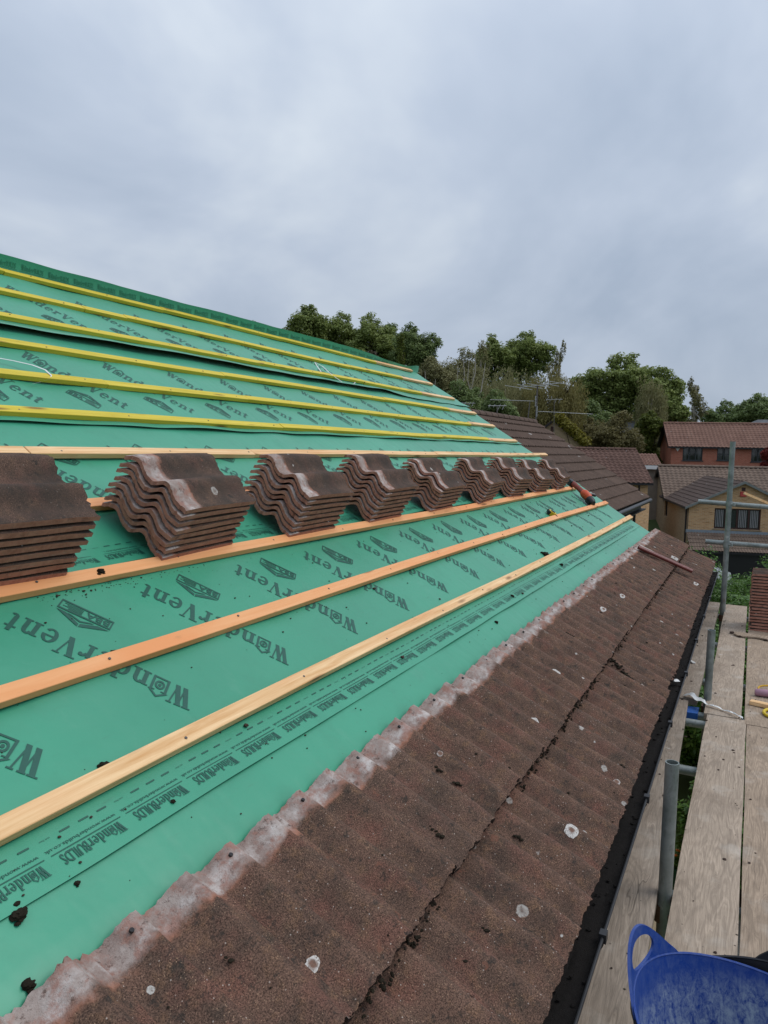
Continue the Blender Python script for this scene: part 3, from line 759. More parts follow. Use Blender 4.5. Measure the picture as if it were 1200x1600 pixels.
# --- tiles
TL, TW, COVER, TT = 0.440, 0.330, 0.300, 0.017
def prof(x, A=0.017, sk=0.30):
    if x < 0.024: return -0.016
    if x < 0.032: return -0.016 + (x - 0.024) / 0.008 * 0.004
    ph = ((x - 0.122) / 0.15) % 1.0
    ph = ph * 0.5 / sk if ph < sk else 0.5 + (ph - sk) * 0.5 / (1 - sk)
    c_ = math.cos(2 * math.pi * ph)
    return A * (c_ + 0.16 * c_ * c_ - 0.08) + 0.010 * smooth(0.285, 0.302, x)
def tile_mesh(name, mat, nx=26, ny=7, L=TL, seed=0, chips=0.004, T=TT, A=0.017, sk=0.30):
    r_ = random.Random(seed); mb = MB()
    xs_ = [0, 0.012, 0.024, 0.032] + [0.032 + (TW - 0.032) * i / (nx - 4) for i in range(1, nx - 3)]
    ys_ = [L * j / ny for j in range(ny + 1)]
    w0 = [r_.uniform(-chips, chips) for _ in xs_]
    top = []; bot = []
    for j, y in enumerate(ys_):
        tr = []; br = []
        for i, x in enumerate(xs_):
            z = prof(x, A, sk) + 0.0012 * math.sin(7 * y / L + seed + x * 20)
            yy = y + (w0[i] if j == 0 else (w0[i] * .6 if j == ny else 0))
            rd = 0.004 if j in (0, ny) else 0
            if i in (0, len(xs_) - 1): rd += 0.002
            tr.append((x, yy, z - rd)); br.append((x, yy, z - T))
        top.append(tr); bot.append(br)
    mb.grid(top); mb.grid(bot, 0, True)
    mb.grid([bot[0], top[0]]); mb.grid([top[-1], bot[-1]])
    mb.grid([[r[0] for r in top], [r[0] for r in bot]], 0); mb.grid([[r[-1] for r in bot], [r[-1] for r in top]], 0)
    # weld
    me = mb.mesh(name, mat, True)
    bm = bmesh.new(); bm.from_mesh(me); bmesh.ops.remove_doubles(bm, verts=bm.verts, dist=1e-5); bmesh.ops.recalc_face_normals(bm, faces=bm.faces)
    bm.to_mesh(me); bm.free(); me.set_sharp_from_angle(angle=R(38))
    return me
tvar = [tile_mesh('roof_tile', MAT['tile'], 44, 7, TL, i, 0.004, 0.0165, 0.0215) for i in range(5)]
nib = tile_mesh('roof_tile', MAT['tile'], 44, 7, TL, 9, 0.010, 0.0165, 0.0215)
def tile_on(me, origin, xax, yax, parent=None, jig=0.003, inv=None, name='roof_tile'):
    z = xax.cross(yax).normalized()
    o = link(name, me, parent)
    m = frame(origin, xax, yax, z) @ Matrix.Rotation(rnd.gauss(0, 0.004), 4, 'Z') @ Matrix.Rotation(rnd.gauss(0, 0.006), 4, 'Y') @ Matrix.Translation((rnd.gauss(0, jig * .5), rnd.gauss(0, jig), rnd.gauss(0, 0.0008)))
    o.matrix_local = (inv @ m) if inv is not None else m
    return o
# two remaining courses: (tail edge x, z), pitch
courses = [((-0.353, CZ - 1.261 - 0.028), R(22.0)), ((-0.6546, CZ - 1.1145 - 0.004), R(24.5))]
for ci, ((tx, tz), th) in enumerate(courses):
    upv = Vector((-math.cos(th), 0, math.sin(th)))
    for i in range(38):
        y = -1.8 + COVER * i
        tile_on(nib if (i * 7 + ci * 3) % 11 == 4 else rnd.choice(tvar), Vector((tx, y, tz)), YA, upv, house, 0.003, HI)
# two battens under those courses and the nail holes showing in every tile head
nb = MB()
upv = Vector((-math.cos(courses[1][1]), 0, math.sin(courses[1][1]))); nv = Vector((math.sin(courses[1][1]), 0, math.cos(courses[1][1])))
for i in range(38):
    p = Vector((-0.6546, -1.8 + COVER * i + 0.100 + rnd.uniform(-.006, .006), CZ - 1.1185)) + upv * 0.412
    zz_ = prof(0.100, 0.0215); nb.tube(p + nv * (zz_ - .004), p + nv * (zz_ + .0008), 0.0052, n=8)
hpart('nail_hole', nb, MAT['dark'], kind='stuff')

# --- moss along the joint between the courses and in the gutter
def lump(mb, p, r, seed, flat=0.6, sub=1):
    bm = bmesh.new(); bmesh.ops.create_icosphere(bm, subdivisions=sub, radius=1.0)
    vs_ = []
    for v in bm.verts:
        d = v.co.normalized(); k = 1 + 0.38 * mnoise.noise(d * 1.9 + Vector((seed * 3.1, seed, 0))) + 0.16 * mnoise.noise(d * 11 + Vector((seed, 2, 5))) + 0.26 * mnoise.noise(d * 5 + Vector((0, seed * 1.3, 2)))
        vs_.append((p[0] + d.x * r * k, p[1] + d.y * r * k, p[2] + d.z * r * k * flat))
    bm.verts.index_update()
    fs = [tuple(v.index for v in f_.verts) for f_ in bm.faces]; bm.free()
    mb.add(vs_, fs)
mb = MB()
for i in range(1150):
    y = rnd.uniform(-1.2, 9.4)
    if wob(y * 1.6, 1.1) < -0.30: continue
    lump(mb, (-0.6535 + rnd.gauss(0, 0.003), y, CZ - 1.145 + prof((y + 1.8) % COVER, .0215) + rnd.uniform(-.010, .008)), rnd.uniform(0.0028, 0.0062), i, 0.75)
hpart('moss_in_joint', mb, MAT['moss'], True, kind='stuff')
# gutter: half round trough with lip, brackets, full of moss
gx, gz, gr = -0.362, 5.452, 0.056
mb = MB(); P = []; P2 = []
for j in range(23):
    y = -1.8 + (11.25) * j / 22
    P.append([(gx + gr * math.cos(t), y, gz + gr * math.sin(t)) for t in [math.pi + math.pi * i / 10 for i in range(11)]])
    P2.append([(gx + (gr - .004) * math.cos(t), y, gz + (gr - .004) * math.sin(t)) for t in [math.pi + math.pi * i / 10 for i in range(11)]])
mb.grid(P, 0, True); mb.grid(P2)
gut = hpart('gutter', mb, MAT['gutter'], True)
mb = MB(); mb.tube((gx + gr, -1.8, gz + 0.002), (gx + gr, 9.45, gz + 0.002), 0.0045, n=8)
hpart('gutter_lip', mb, MAT['black'], True, parent=gut)
for y in [1.05, 2.02, 2.95, 3.85, 4.8, 5.7, 6.6, 7.5, 8.4]:
    mb = MB(); n = 10
    for (a, b_) in ((gr + .001, gr + .006),):
        P = [[(gx + rr * math.cos(t), yy, gz + rr * math.sin(t)) for t in [math.pi + math.pi * i / n for i in range(n + 1)]] for rr, yy in ((b_, y), (b_, y + .028))]
        mb.grid(P, 0, True)
    mb.box((gx + gr - .010, y, gz - .012), (gx + gr + .010, y + .028, gz + .014))
    hpart('gutter_bracket', mb, MAT['black'], True, parent=gut)
mb = MB(); P = []
for j in range(260):
    y = -1.7 + 11.1 * j / 259
    P.append([(gx + dx, y, gz - 0.022 + 0.008 * wob(y * 6 + dx * 30, dx * 50) + 0.005 * wob(y * 22, dx * 90) + .006 * wob(y * 1.1, 3)) for dx in (-.055, -.03, -.012, .008, .028, .050)])
mb.grid(P)
for i in range(230):
    y = rnd.uniform(-1, 9.3); lump(mb, (gx + rnd.uniform(-.03, .042), y, gz - 0.018), rnd.uniform(.003, .010), i, .6)
hpart('gutter_moss', mb, MAT['muck'], True, parent=gut, kind='stuff')

# --- crusty lichen rosettes on the old tiles and a mossed-up broken tile corner
gl_ = G('lichen_crust'); dx_ = gl_.noise(gl_.obj, 90, 5, 0.7); rr_ = gl_.n('ShaderNodeVectorMath', operation='LENGTH'); gl_.put(rr_.inputs[0], gl_.obj)
ring_f = gl_.math('ADD', rr_.outputs['Value'], gl_.math('MULTIPLY', gl_.math('SUBTRACT', dx_, 0.5), 0.012))
lc = gl_.mix(gl_.rng(ring_f, 0.006, 0.013), (0.20, 0.115, 0.085), (0.60, 0.57, 0.53))
lc = gl_.mix(gl_.rng(gl_.noise(gl_.obj, 240, 3, 0.7), 0.50, 0.66), lc, (0.15, 0.10, 0.075))
MAT['lichen'] = gl_.done(lc, 0.95, gl_.bump(dx_, 0.6, 0.003), 0.2)
def lichen(ci, u, y, r, seed):
    (tx, tz), th_ = courses[ci]; up_ = Vector((-math.cos(th_), 0, math.sin(th_))); nv_ = Vector((math.sin(th_), 0, math.cos(th_)))
    mb = MB(); n = 22; v = [(0, 0, 0)]
    base = Vector((tx, y, tz)) + up_ * u; A_ = 0.0215
    P = lambda a, b_: base + up_ * a + YA * b_ + nv_ * (prof((y + b_ + 1.8) % COVER, A_) + .0022)
    o_ = P(0, 0)
    v = [P(0, 0) - o_]; f_ = []
    for q, k in enumerate((.5, 1.0)):
        for i in range(n):
            t = 2 * math.pi * i / n; rr = r * k * (1 + .16 * wob(math.cos(t) * 2.2 + seed, math.sin(t) * 2.2 + seed * 2) + .08 * wob(math.cos(t) * 6 + seed, math.sin(t) * 6))
            v.append(P(rr * math.cos(t), rr * math.sin(t)) - o_ - (nv_ * .0018 if k == 1.0 else Vector((0, 0, 0))))
    for i in range(n):
        j = (i + 1) % n; f_ += [(0, 1 + i, 1 + j), (1 + i, 1 + n + i, 1 + n + j, 1 + j)]
    mb.add(v, f_); o = mb.build('lichen', MAT['lichen'], house, True); o.matrix_local = HI @ Matrix.Translation(o_)
for i, (ci, u, y, r) in enumerate([(0, .159, 1.811, .020), (0, .238, 1.803, .016), (0, .129, 2.345, .022), (0, .151, 1.605, .013), (0, .164, 1.492, .010), (1, .091, 2.889, .022), (1, .121, 1.248, .016), (0, .130, 4.073, .042), (1, .154, 3.482, .034), (1, .20, 4.9, .025), (0, .2, 5.6, .025), (1, .1, 6.3, .03), (0, .14, 6.9, .03), (0, .22, 3.1, .012), (0, .07, 1.36, .012), (1, .17, 5.5, .02), (1, .22, 7.2, .035), (0, .10, 7.6, .025), (1, .05, 8.2, .04), (0, .18, 8.7, .05), (0, .06, 2.9, .014), (1, .25, 2.2, .010)]):
    lichen(ci, u, y, r, i * 1.7)
mb = MB(); (tx, tz), th_ = courses[0]; up_ = Vector((-math.cos(th_), 0, math.sin(th_)))
for i in range(46):
    t = i / 45.0; y = 4.17 - .10 * t + rnd.gauss(0, .010)
    p = Vector((tx, y, tz)) + up_ * (.33 - .20 * t) + Vector((0, 0, prof((y + 1.8) % COVER, .0215) + .004)); lump(mb, p, rnd.uniform(.006, .013), i + 7, .5, 1)
hpart('moss_patch', mb, MAT['moss'], True, kind='stuff')

# ------------------------------------------------------------------ stacks of tiles waiting on the battens
svar = [tile_mesh('loose_roof_tile', MAT['stile'], 36, 5, 0.42, 20 + i, (.003, .004, .005, .009, .004, .007)[i], 0.0205, 0.0180, 0.43) for i in range(6)]
stackpos = [1.165, 1.955, 2.775, 3.555, 4.415, 5.335, 6.155, 6.995, 7.80]
stacklab = ['first stack, cut off by the left edge', 'second stack, the tallest looking one', 'third stack from the left', 'fourth stack from the left', 'fifth and middle stack', 'sixth stack from the left', 'third stack from the far right end', 'second stack from the far right end', 'last stack, nearest the cordless tool']
ordi = ['bottom', 'second lowest', 'third lowest', 'fourth lowest', 'fifth lowest', 'sixth lowest', 'seventh lowest', 'eighth lowest', 'topmost']
stackn = [8, 8, 8, 8, 7, 7, 7, 6, 6]
PIT = 0.0278
for si, y in enumerate(stackpos):
    nn = stackn[si]
    rot = rnd.gauss(0, 0.03)
    for k in range(nn):
        h = 0.028 + 0.022 + PIT * k
        sj = 0.702 + rnd.gauss(0, 0.0022) + 0.0015 * k
        yj = y + rnd.gauss(0, 0.007) + 0.004 * k
        org = RP(sj, yj + 0.42, h + 0.016)
        o = link('loose_roof_tile', rnd.choice(svar), None,
                 '%s brown tile of the %s' % ('topmost' if k == nn - 1 else ordi[k], stacklab[si]), 'roof tile', 'loose tiles stacked on the battens')
        m = frame(org, UP, -YA, UP.cross(-YA)) 
        c0 = Vector((0.16, 0.21, 0))
        m = m @ Matrix.Translation(c0) @ Matrix.Rotation(rot + rnd.gauss(0, 0.005), 4, 'Z') @ Matrix.Rotation(rnd.gauss(0, 0.005), 4, 'Y') @ Matrix.Translation(-c0)
        o.matrix_world = m

# ------------------------------------------------------------------ scaffold
BZ = 5.2
def board(name, x0, x1, ya, yb, mat, label, skew=0.0, cat='plank', group='scaffold boards', z=BZ):
    L = yb - ya; W = x1 - x0
    o = thing(name, label, cat, (0, 0, 0), 0, group)
    o.location = ((x0 + x1) / 2, (ya + yb) / 2, z); o.rotation_euler = (0, rnd.gauss(0, 0.003), skew)
    mb = MB(); n = 30; P = []; Q = []
    nx = 6; sd = rnd.uniform(0, 50)
    for j in range(n + 1):
        y = -L / 2 + L * j / n
        e_ = 0.003 * wob(y * 2.1, sd) 
        r1 = []; r2 = []
        for i in range(nx + 1):
            x = -W / 2 + W * i / nx
            ed = 0.004 if i in (0, nx) else 0
            zz = 0.003 * (2 * x / W) ** 2 - ed + 0.0012 * wob(y * 3, x * 20 + sd)
            xx = x + (e_ if i in (0, nx) else 0)
            r1.append((xx, y, zz)); r2.append((xx, y, -0.038))
        P.append(r1); Q.append(r2)
    mb.grid(P); mb.grid(Q, 0, True)
    mb.grid([Q[0], P[0]]); mb.grid([P[-1], Q[-1]])
    mb.grid([[r_[0] for r_ in P], [r_[0] for r_ in Q]]); mb.grid([[r_[-1] for r_ in Q], [r_[-1] for r_ in P]])
    mb.build('board', mat, o, True)
    return o
board('scaffold_board', -0.466, -0.244, 1.20, 5.10, MAT['plank2'], 'grey scaffold board beside the gutter, near length', R(1.7))
board('scaffold_board', -0.472, -0.252, 5.13, 8.70, MAT['plank2'], 'grey scaffold board beside the gutter, far length')
board('scaffold_board', -0.181, 0.036, 0.98, 4.88, MAT['plank'], 'pale scaffold board behind the blue tub, near length', R(-0.1))
board('scaffold_board', -0.196, 0.012, 4.895, 8.64, MAT['plank'], 'pale scaffold board with white splashes, far length up to the tile stack')
board('scaffold_board', 0.043, 0.268, 0.90, 4.80, MAT['plank3'], 'scaffold board at the right picture edge, near length')
board('scaffold_board', 0.030, 0.255, 4.81, 8.66, MAT['plank3'], 'brown scaffold board carrying the tile stack and tools')
board('scaffold_board', 0.276, 0.500, 0.9, 4.8, MAT['plank2'], 'outermost near scaffold board beyond the picture edge')
board('scaffold_board', 0.268, 0.492, 4.81, 8.66, MAT['plank2'], 'outermost far scaffold board behind the tile stack')
board('scaffold_board', -0.480, -0.258, -2.7, 1.17, MAT['plank2'], 'grey scaffold board behind the camera beside the gutter')
board('scaffold_board', -0.187, 0.034, -2.93, 0.96, MAT['plank'], 'pale scaffold board behind the camera')

scaf = thing('scaffold', 'galvanised steel tube scaffold along the eaves with double guard rail at its far end', 'scaffold', (-0.2, 5, 0))
SI = Matrix.Translation(-Vector((-0.2, 5, 0)))
TR = 0.0242
def tubep(name, a, b_, r=TR, mat='galv'):
    mb = MB(); mb.tube(a, b_, r, n=20, hollow=0.0042)
    o = mb.build(name, MAT[mat], scaf, True); o.matrix_local = SI; return o
tubep('standard', (-0.222, 2.83, 0.0), (-0.206, 2.77, 5.695))
tubep('standard', (-0.214, 5.25, 0), (-0.190, 5.17, 5.665))
tubep('standard', (-0.222, 8.30, 0), (-0.207, 8.22, 6.93), 0.0262)
for y in (2.8, 5.2, 8.2): tubep('standard', (1.05, y, 0), (1.05, y, 6.9))
for y in (1.2, 2.87, 4.10, 4.86, 5.02, 5.80, 7.0, 8.28):
    tubep('transom', (-0.62, y, BZ - 0.066), (1.2, y + 0.02, BZ - 0.066))
tubep('ledger', (-0.345, -2, BZ - 0.118), (-0.345, 8.7, BZ - 0.118)); tubep('ledger', (1.02, -2, BZ - 0.118), (1.02, 8.7, BZ - 0.118))
tubep('ledger', (-0.29, -2, BZ - 2.1), (-0.29, 8.7, BZ - 2.1)); tubep('ledger', (1.02, -2, BZ - 2.1), (1.02, 8.7, BZ - 2.1))
tubep('guard_rail', (-0.50, 8.272, 6.312), (1.4, 8.272, 6.235)); tubep('guard_rail', (-0.41, 8.272, 5.902), (1.4, 8.272, 5.875))
tubep('brace', (0.95, 2.9, 0.4), (0.95, 8.1, 5.0))
def coupler(p, mat='rust'):
    mb = MB(); x, y, z = p
    mb.tube((x, y, z - .032), (x, y, z + .032), 0.031, n=14); mb.tube((x - .03, y + .05, z), (x + .03, y + .05, z), 0.031, n=14)
    mb.box((x - .024, y + .004, z - .024), (x + .024, y + .05, z + .024)); mb.tube((x + .02, y - .02, z), (x + .058, y - .034, z), 0.008, n=6); mb.tube((x + .048, y - .034, z - .016), (x + .048, y - .034, z + .016), 0.012, n=6)
    o = mb.build('coupler', MAT[mat], scaf, True); o.matrix_local = SI
coupler((-0.208, 8.224, 6.302), 'galv'); coupler((-0.211, 8.228, 5.892), 'galv')
coupler((-0.215, 2.785, BZ - 0.08)); coupler((-0.198, 5.19, BZ - 0.08)); coupler((-0.214, 8.24, BZ - 0.07))
bl = MB(); bl.box((-.33, 4.96, BZ - 0.100), (-0.235, 5.09, BZ - 0.034)); o = bl.build('cable_sleeve', MAT['bluebin'], scaf); o.matrix_local = SI

# tall stack of tiles standing at the far end of the boards
ORD = ['second', 'third', 'fourth', 'fifth', 'sixth', 'seventh', 'eighth', 'ninth']
TALL = ['bottom'] + [w_ + ' from the bottom,' for w_ in ORD] + ['middle'] + [w_ + ' from the top,' for w_ in ORD[::-1]] + ['topmost']
for k in range(19):
    org = Vector((0.040 + rnd.gauss(0, .004), 7.47 + 0.33 + rnd.gauss(0, .004), BZ + 0.024 + 0.0282 * k))
    o = link('loose_roof_tile', rnd.choice(svar), None, '%s brown tile of the tall stack standing on the scaffold boards' % TALL[k], 'roof tile', 'tiles stacked on the scaffold')
    xa = Vector((0, -1, 0)); ya_ = Vector((1, 0, 0))
    c0 = Vector((.165, .21, 0))
    o.matrix_world = frame(org, xa, ya_, xa.cross(ya_)) @ Matrix.Translation(c0) @ Matrix.Rotation(rnd.gauss(0, .012), 4, 'Z') @ Matrix.Translation(-c0)

# short dark plank offcut lying across the boards in front of that stack
o = thing('plank_offcut', 'short muddy plank offcut lying across the boards in front of the tall tile stack', 'plank', (0.12, 7.16, BZ + 0.007), R(-8))
mb = MB(); L = .44; n = 10; P = []; Q = []
for i in range(n + 1):
    x = -.2 + L * i / n; wdt = 0.055 + 0.02 * math.sin(i * 1.1) - (0.035 if i == 0 else 0)
    P.append([(x, -wdt, .012), (x, -wdt * .4, .022), (x, wdt * .5, .021), (x, wdt, .011)]); Q.append([(x, -wdt, 0), (x, -wdt * .4, 0), (x, wdt * .5, 0), (x, wdt, 0)])
mb.grid(P, 0, True); mb.grid([[p[0] for p in P], [p[0] for p in Q]]); mb.grid([[p[-1] for p in Q], [p[-1] for p in P]]); mb.grid([P[0], Q[0]])
mb.build('wood', MAT['plank3'], o, True)
mud = MB()
for i in range(16): lump(mud, (rnd.uniform(-.24, .2), rnd.uniform(-.07, .05), .006), rnd.uniform(.010, .028), i + 50, .45)
mud.build('mud', MAT['dirt'], o, True)

# batten leaning over the guard rail
mb = MB(); p0 = at(1163, 770.5, 7.45); p1 = p0 + (at(1200, 786.5, 7.6) - p0) * 3.2
d = (p1 - p0).normalized(); a = d.cross(Vector((0, 0, 1))).normalized(); b_ = a.cross(d)
mb.box((0, -.009, -.012), ((p1 - p0).length, .009, .012), 0, lambda q: p0 + d * q[0] + a * q[1] + b_ * q[2])
mb.build('batten_offcut', MAT['raw'], None, label='pale batten leaning over the upper guard rail at the right edge', cat='batten')

# ------------------------------------------------------------------ tubs
def tub(name, label, loc, mat, rz, rtop=0.205, rbot=0.150, H=0.30, big=True, tilt=0.0):
    o = thing(name, label, 'tub', loc, rz)
    N = 72; rows = 14
    def rim_h(t):   # rim dips between the two handles
        return H + 0.020 * math.cos(2 * t) - 0.006
    def pt(t, v, inn=0.0):
        h = rim_h(t) * v
        r = (rbot + (rtop - rbot) * (v ** 0.75)) - inn
        sq = 1 + 0.02 * math.cos(2 * t) * v
        return (r * sq * math.cos(t), r * (2 - sq) * math.sin(t), h + (0.006 if inn else 0) * (1 - v))
    mb = MB()
    ts = [2 * math.pi * i / N for i in range(N + 1)]
    out = [[pt(t, v) for t in ts] for v in [j / rows for j in range(rows + 1)]]
    inn = [[pt(t, v, 0.004) for t in ts] for v in [j / rows for j in range(rows + 1)]]
    mb.grid(out); mb.grid(inn, 0, True); mb.grid([out[-1], inn[-1]])
    mb.add([inn[0][i] for i in range(N)], [tuple(range(N))]); mb.add([out[0][i] for i in range(N)], [tuple(range(N - 1, -1, -1))])
    body = mb.build('body', mat, o, True)
    rim = MB(); rim.path([Vector(pt(t, 1.0, .002)) for t in ts], 0.0035, 6); rim.build('rim', mat, o, True)
    for s_ in (0, 1):
        base = math.pi * s_; hd = MB(); n = 64; rings = []
        EW, EH, CZ_, HX, HZ = 0.150, 0.092, 0.036, 0.060, 0.033
        def top_z(arc): return EH * (0.5 + 0.5 * math.cos(math.pi * min(1.0, abs(arc) / EW))) ** 0.72
        for j in range(5):
            ring_ = []
            for i in range(n + 1):
                t = 2 * math.pi * i / n; ct, st = math.cos(t), math.sin(t)
                lo, hi = 0.0, 0.4
                for _ in range(26):
                    m_ = (lo + hi) / 2; ax_, z_ = ct * m_, CZ_ + st * m_
                    if abs(ax_) < EW and -0.030 < z_ < top_z(ax_) + 0.001: lo = m_
                    else: hi = m_
                li = 1 / math.sqrt((ct / HX) ** 2 + (st / HZ) ** 2)
                l_ = li + (max(lo, li) - li) * j / 4
                arc, z = ct * l_, CZ_ + st * l_
                a_ = base + arc / rtop; rim_z = rim_h(a_)
                rr = rtop * 1.0 + 0.20 * z
                ring_.append((rr * (1 + .02 * math.cos(2 * a_)) * math.cos(a_), rr * (1 - .02 * math.cos(2 * a_)) * math.sin(a_), rim_z + z, a_))
            rings.append(ring_)
        inn_ = [[(x - .003 * math.cos(a_), y - .003 * math.sin(a_), z) for x, y, z, a_ in r_] for r_ in rings]
        out2 = [[(x + .004 * math.cos(a_), y + .004 * math.sin(a_), z) for x, y, z, a_ in r_] for r_ in rings]
        hd.grid(inn_, 0, True); hd.grid(out2); hd.grid([out2[0], inn_[0]]); hd.grid([inn_[-1], out2[-1]])
        hd.build('handle', mat, o, True)
    return o
tub('flexible_tub', 'scuffed blue rubber tub with loop handle standing on the boards', (0.062, 1.775, BZ + 0.010), MAT['tub'], R(163), 0.252, 0.172, 0.304)
tub('flexible_tub', 'black rubber tub nested outside the blue tub, one handle showing', (0.070, 1.795, BZ + 0.002), MAT['blacktub'], R(60), 0.266, 0.190, 0.292)

# ------------------------------------------------------------------ small things
def world_on_roof(s, y, h=0.0): return RP(s, y, h)
# tape measure
tm = thing('tape_measure', 'small yellow and black tape measure lying on the membrane below the far stacks', 'tape measure')
tm.matrix_world = frame(RP(0.415, 6.70, 0.004), Vector((pc, 0, -ps)), YA, NRM) @ Matrix.Rotation(R(25), 4, 'Z')
mb = MB(); n = 18
pr = [(0.040 * math.cos(t) * (1.05 if abs(math.cos(t)) > .7 else 1), 0.036 * math.sin(t)) for t in [2 * math.pi * i / n for i in range(n)]]
pr = [(x, max(y, -.030)) for x, y in pr]
for z0, z1 in ((0.0, 0.042),):
    mb.add([(x, y, z0) for x, y in pr] + [(x * .92, y * .92, z1) for x, y in pr], [tuple(range(n - 1, -1, -1)), tuple(range(n, 2 * n))] + [(i, (i + 1) % n, n + (i + 1) % n, n + i) for i in range(n)])
bevelled(mb.build('case', MAT['yellow'], tm), .004, 2)
mb = MB(); mb.tube((0, 0, .0425), (0, 0, .047), .021, n=14); mb.build('belt_clip', MAT['black'], tm)
mb = MB(); mb.box((-.046, -.034, .004), (-.020, .030, .039)); mb.box((.030, -.036, .006), (.052, -.020, .034)); bevelled(mb.build('grip', MAT['black'], tm), .003)
mb = MB(); mb.box((.052, -.032, .012), (.062, -.030, .028)); mb.box((.062, -.040, .012), (.0635, -.030, .028)); mb.build('hook', MAT['alu'], tm)

# cordless tool: long grip, orange motor housing, black guarded head and battery
tl = thing('cordless_tool', 'orange and black cordless power tool lying across the far batten ends', 'power tool')
a = RP(0.715, 8.56, 0.075); b_ = RP(0.36, 8.36, 0.055)
ax = (b_ - a).normalized(); zz = NRM - ax * NRM.dot(ax); zz.normalize(); yy = zz.cross(ax)
tl.matrix_world = frame(a, ax, yy, zz)
mb = MB(); mb.path([(0, 0, .0), (.03, 0, .003), (.10, 0, .006), (.17, 0, .006), (.20, 0, .004)], [.030, .033, .028, .031, .036], 14); mb.build('grip', MAT['redtool'], tl, True)
mb = MB(); mb.box((-.075, -.042, -.045), (.010, .042, .024)); bevelled(mb.build('battery', MAT['black'], tl), .008, 2)
mb = MB(); mb.path([(.195, 0, .004), (.22, 0, .006), (.29, 0, .006), (.315, 0, .0)], [.040, .050, .050, .040], 16); mb.build('motor_housing', MAT['orange'], tl, True)
mb = MB(); mb.path([(.31, 0, 0), (.33, 0, -.002), (.37, 0, -.004), (.40, 0, -.004)], [.042, .046, .044, .030], 14); mb.build('gear_head', MAT['black'], tl, True)
mb = MB(); n = 20; mb.add([(.36 + .062 * math.cos(t), .062 * math.sin(t), -.036) for t in [math.pi * (.35 + 1.3 * i / n) for i in range(n + 1)]] + [(.36 + .062 * math.cos(t), .062 * math.sin(t), -.010) for t in [math.pi * (.35 + 1.3 * i / n) for i in range(n + 1)]], [(i, i + 1, n + 2 + i, n + 1 + i) for i in range(n)]); mb.tube((.36, 0, -.044), (.36, 0, -.040), .058, n=22); mb.build('disc_guard', MAT['dark'], tl, True)
mb = MB(); mb.path([(.26, .03, .03), (.27, .07, .045), (.28, .105, .05)], [.014, .016, .015], 10); mb.build('side_handle', MAT['black'], tl, True)

# two red-brown pipes on the old tiles
th = R(24)
dn = Vector((math.cos(th), 0, -math.sin(th))); nn_ = Vector((math.sin(th), 0, math.cos(th)))
for i, (dy, lab) in enumerate(((0.0, 'far one of two short red brown pipes lying down the old tiles'), (-0.052, 'near one of two short red brown pipes lying down the old tiles'))):
    A = Vector((-0.985, 7.58 + dy, CZ - 0.945)) + nn_ * .028; B = Vector((-0.505, 7.80 + dy, CZ - 1.175)) + nn_ * .033
    mb = MB(); mb.tube(A, B, 0.0165, n=16, hollow=.003); ob = mb.build('red_pipe', MAT['pipe'], None, True, label=lab, cat='pipe', group='pipes left on the old tiles')
mb = MB(); n = 9
ctr = Vector((-0.935, 7.86, CZ - 0.985)); yv = YA; 
pts = [ctr + dn * (0.085 * math.cos(2 * math.pi * i / n) * (1 + .25 * math.sin(i * 2.3))) + yv * (0.085 * math.sin(2 * math.pi * i / n) * (1 + .2 * math.cos(i * 1.7))) for i in range(n)]
mb.add(pts + [p + nn_ * .016 for p in pts], [tuple(range(n - 1, -1, -1)), tuple(range(n, 2 * n))] + [(i, (i + 1) % n, n + (i + 1) % n, n + i) for i in range(n)])
bevelled(mb.build('mortar_piece', MAT['mortar'], None, label='pale flat piece of mortar on the old tiles above the red pipes', cat='mortar'), .006, 2)

# packing straps left on the battens
def ribbon(name, pts, wdir, wd, mat, label, cat):
    mb = MB(); P = [[Vector(p) - Vector(wdir) * wd / 2, Vector(p) + Vector(wdir) * wd / 2] for p in pts]
    mb.grid(P); mb.grid([[q + NRM * -.0008 for q in r_] for r_ in P], 0, True)
    return mb.build(name, mat, None, True, label=label, cat=cat)
ribbon('packing_strap', [RP(2.19, 2.13, .014), RP(2.172, 2.22, .026), RP(2.150, 2.33, .030), RP(2.118, 2.405, .036), RP(2.075, 2.445, .040), RP(2.03, 2.45, .036), RP(2.006, 2.425, .030), RP(1.985, 2.37, .022), RP(1.968, 2.31, .014)], (-.45 * pc, .9, .45 * ps), .012, MAT['film'], 'white packing strap looped over the yellow batten at the left edge', 'strap')
ribbon('packing_strap', [RP(2.70, 5.83, .031), RP(2.735, 5.84, .032), RP(2.80, 5.86, .045), RP(2.86, 5.88, .060), RP(2.80, 5.93, .060), RP(2.73, 5.97, .040), RP(2.665, 6.01, .028), RP(2.62, 6.08, .014), RP(2.60, 6.2, .012), RP(2.63, 6.33, .016), RP(2.655, 6.38, .020)], (0, 1, 0), .016, MAT['film'], 'white packing strap loop hanging on the batten row above the lifted membrane edge', 'strap')

